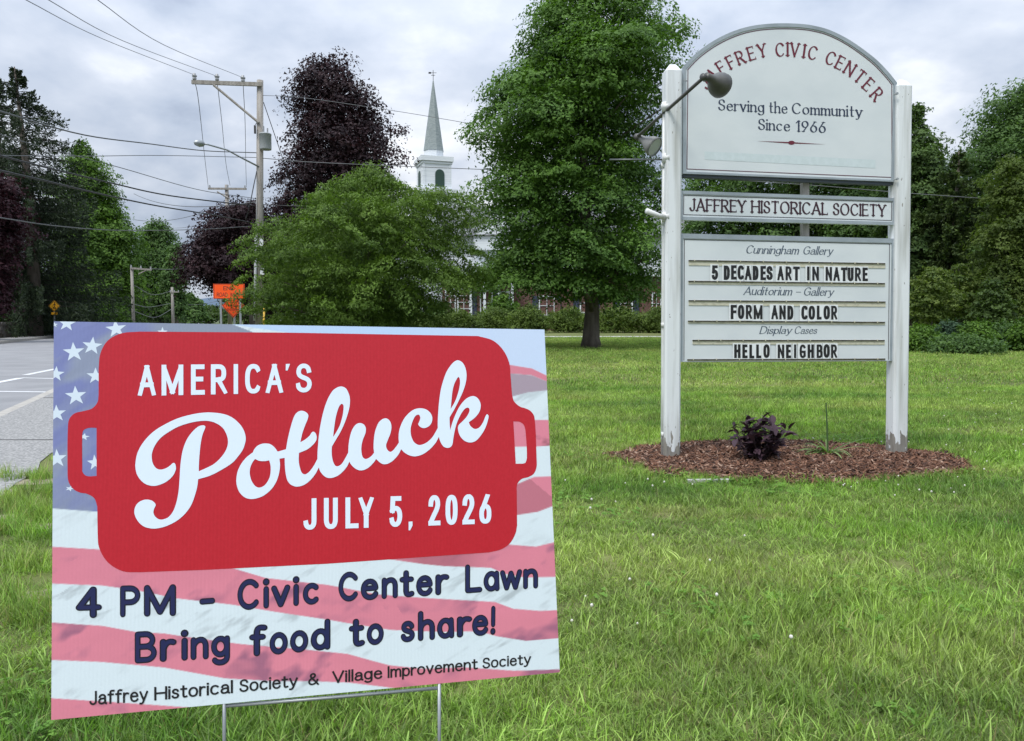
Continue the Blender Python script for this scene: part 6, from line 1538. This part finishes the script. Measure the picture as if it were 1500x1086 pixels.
def bare(x, y):
    """thin, worn grass beside the footpath"""
    ex = np.interp(y, [e_[1] for e_ in edge], [e_[0] for e_ in edge]); d = x - ex
    w_ = np.clip(d / .55, 0.05, 1); spot = .5 + .5 * np.sin(x * 7 + 2 * np.sin(y * 5)) * np.sin(y * 8.3 + x * 3)
    return np.where((d < .9), np.clip(w_ * (.15 + 1.1 * spot), .04, 1), 1.0)
field('lawn_grass', .3, 4.6, 950, near, .8, 1.3, .9, 'long green grass blades of the foreground lawn', bare)
field('lawn_grass', 4.5, 11.0, 240, midt, .8, 1.35, 1.0, 'mown lawn grass around the tall sign', bare)
field('lawn_grass', 10.9, 40.4, 48, fart, .8, 1.5, 2.0, 'mown lawn grass stretching back to the trees')
# clover leaves in loose patches
tri = []
for k in range(3):
    V = []; F_ = []; r_ = random.Random(k)
    for s_ in range(5):
        ox, oy, oz = r_.uniform(-.03, .03), r_.uniform(-.03, .03), r_.uniform(.018, .034)
        for j in range(3):
            a_ = j * 2.094 + r_.uniform(-.2, .2); q0 = len(V); c_ = (ox + .0065 * math.cos(a_), oy + .0065 * math.sin(a_))
            for m__ in range(6): V.append((c_[0] + .0062 * math.cos(a_ + m__ * 1.047), c_[1] + .0062 * math.sin(a_ + m__ * 1.047), oz + r_.uniform(-.0015, .0015)))
            F_.append(tuple(range(q0, q0 + 6)))
    me = bpy.data.meshes.new('trefoil'); me.from_pydata(V, [], F_); me.materials.append(leaf_mat('clover_leaf', (.10, .22, .035), (.19, .34, .06), .3)); a_ = me.attributes.new('tint', 'FLOAT', 'POINT'); a_.data.foreach_set('value', [r_.random()] * len(V)); o_ = bpy.data.objects.new('trefoil', me); COL.objects.link(o_); tri.append(o_)
n = 5200; y = np.sqrt(g.uniform(.6, 42, n)); x = g.uniform(-1, 1, n) * (.72 * y + .5); pt = np.sin(x * 2.1 + 1.9 * np.sin(y * 1.3)) * np.sin(y * 2.7 + 1.1 * x) + .35 * np.sin(x * 9) * np.sin(y * 8)
k_ = lawn_ok(x, y) & (pt > .2) & (g.random(n) < np.clip(pt - .1, 0, .6)); x, y = x[k_], y[k_]; n = len(x); s = g.uniform(.6, 1.1, n)
scatter('clover_leaves', np.stack([x, y, np.full(n, .004)], 1), np.stack([g.normal(0, .15, n), g.normal(0, .15, n), g.uniform(0, 6.28, n)], 1), np.stack([s, s, s], 1), tri, label='patches of low clover leaves growing in the lawn', cat='clover')
# tall clumps at the footpath edge and round the bed
wild = [tuft(400 + k, 36, .07, .06, .15, .005, .7, 4, .2) for k in range(3)]
pp = []
for cx_, cy_, nn_ in ((44, 748, 30), (66, 760, 40), (20, 780, 30), (70, 700, 18), (60, 725, 20), (15, 735, 20), (30, 830, 24), (8, 700, 8), (10, 880, 24), (50, 905, 26)):
    c_ = ground(cx_, cy_)
    for i in range(nn_): pp.append((c_.x + g.normal(0, .09), c_.y + g.normal(0, .06), 0))
for i in range(260):
    a_ = g.uniform(0, 6.283); e_ = bed_edge(a_) * 1.02; pp.append((BC.x + BA * e_ * math.cos(a_), BC.y + BB * e_ * math.sin(a_), 0))
pp = np.array(pp); n = len(pp); s = g.uniform(.35, .8, n); s[-260:] *= .62
scatter('grass_clumps', pp, np.stack([g.normal(0, .1, n), g.normal(0, .1, n), g.uniform(0, 6.28, n)], 1), np.stack([s, s, s], 1), wild, label='coarse taller grass clumps along the footpath and the bed edge', cat='grass')
# bare soil strip at the footpath edge
mb = MB()
for cx_, cy_, rx, ry in ((20, 722, .34, .1), (70, 706, .3, .09), (8, 760, .32, .08), (62, 772, .2, .06), (60, 872, .12, .05)):
    c_ = ground(cx_, cy_); k = 26; r_ = random.Random(cx_); mb.add([(c_.x + rx * (1 + .25 * math.sin(3 * 6.283 * i / k + cx_) + r_.uniform(-.1, .1)) * math.cos(6.283 * i / k), c_.y + ry * (1 + .3 * math.sin(2 * 6.283 * i / k) + r_.uniform(-.1, .1)) * math.sin(6.283 * i / k), .003) for i in range(k)], [tuple(range(k))])
tag(mb.build('bare_soil', mat('bare_soil', (.24, .20, .14, 1), .95, noise=(40, (.36, .31, .23), .35, .7, 6), bump=(80, .8))), kind='structure')
# white clover heads and dandelion leaves
cm = mat('clover_white', (.62, .60, .54, 1), .8); cp_ = []
for k in range(2):
    mb = MB(); mb.lathe((0, 0, .05), (0, 0, 1), [(0, 0), (.003, .005), (.009, .0075), (.014, .006), (.018, 0)], 8, 0); mb.tube([(0, 0, 0), (0, .002, .05)], .0008, 4, 1); cp_.append(mb.build('clover', [cm, mat('clover_stem', (.08, .14, .04, 1))]))
px_list = [(858, 886), (862, 906), (1038, 833), (1158, 954), (1050, 891), (925, 863), (930, 925), (1091, 796), (960, 800), (836, 925), (1300, 712), (1315, 720)]
for i in range(44): px_list.append((g.uniform(1150, 1460), g.uniform(640, 735)))
for i in range(12): px_list.append((g.uniform(820, 1020), g.uniform(690, 760)))
for i in range(22): px_list.append((g.uniform(1380, 1500), g.uniform(570, 700)))
pp = np.array([tuple(ground(a_, c_)) for a_, c_ in px_list]); kk = lawn_ok(pp[:, 0], pp[:, 1], 1.02); pp = pp[kk]; n = len(pp); s = g.uniform(.45, .85, n)
scatter('clover_blossoms', pp, np.stack([g.normal(0, .2, n), g.normal(0, .2, n), g.uniform(0, 6, n)], 1), np.stack([s, s, s], 1), cp_, label='scattered small white clover heads in the lawn', cat='clover')
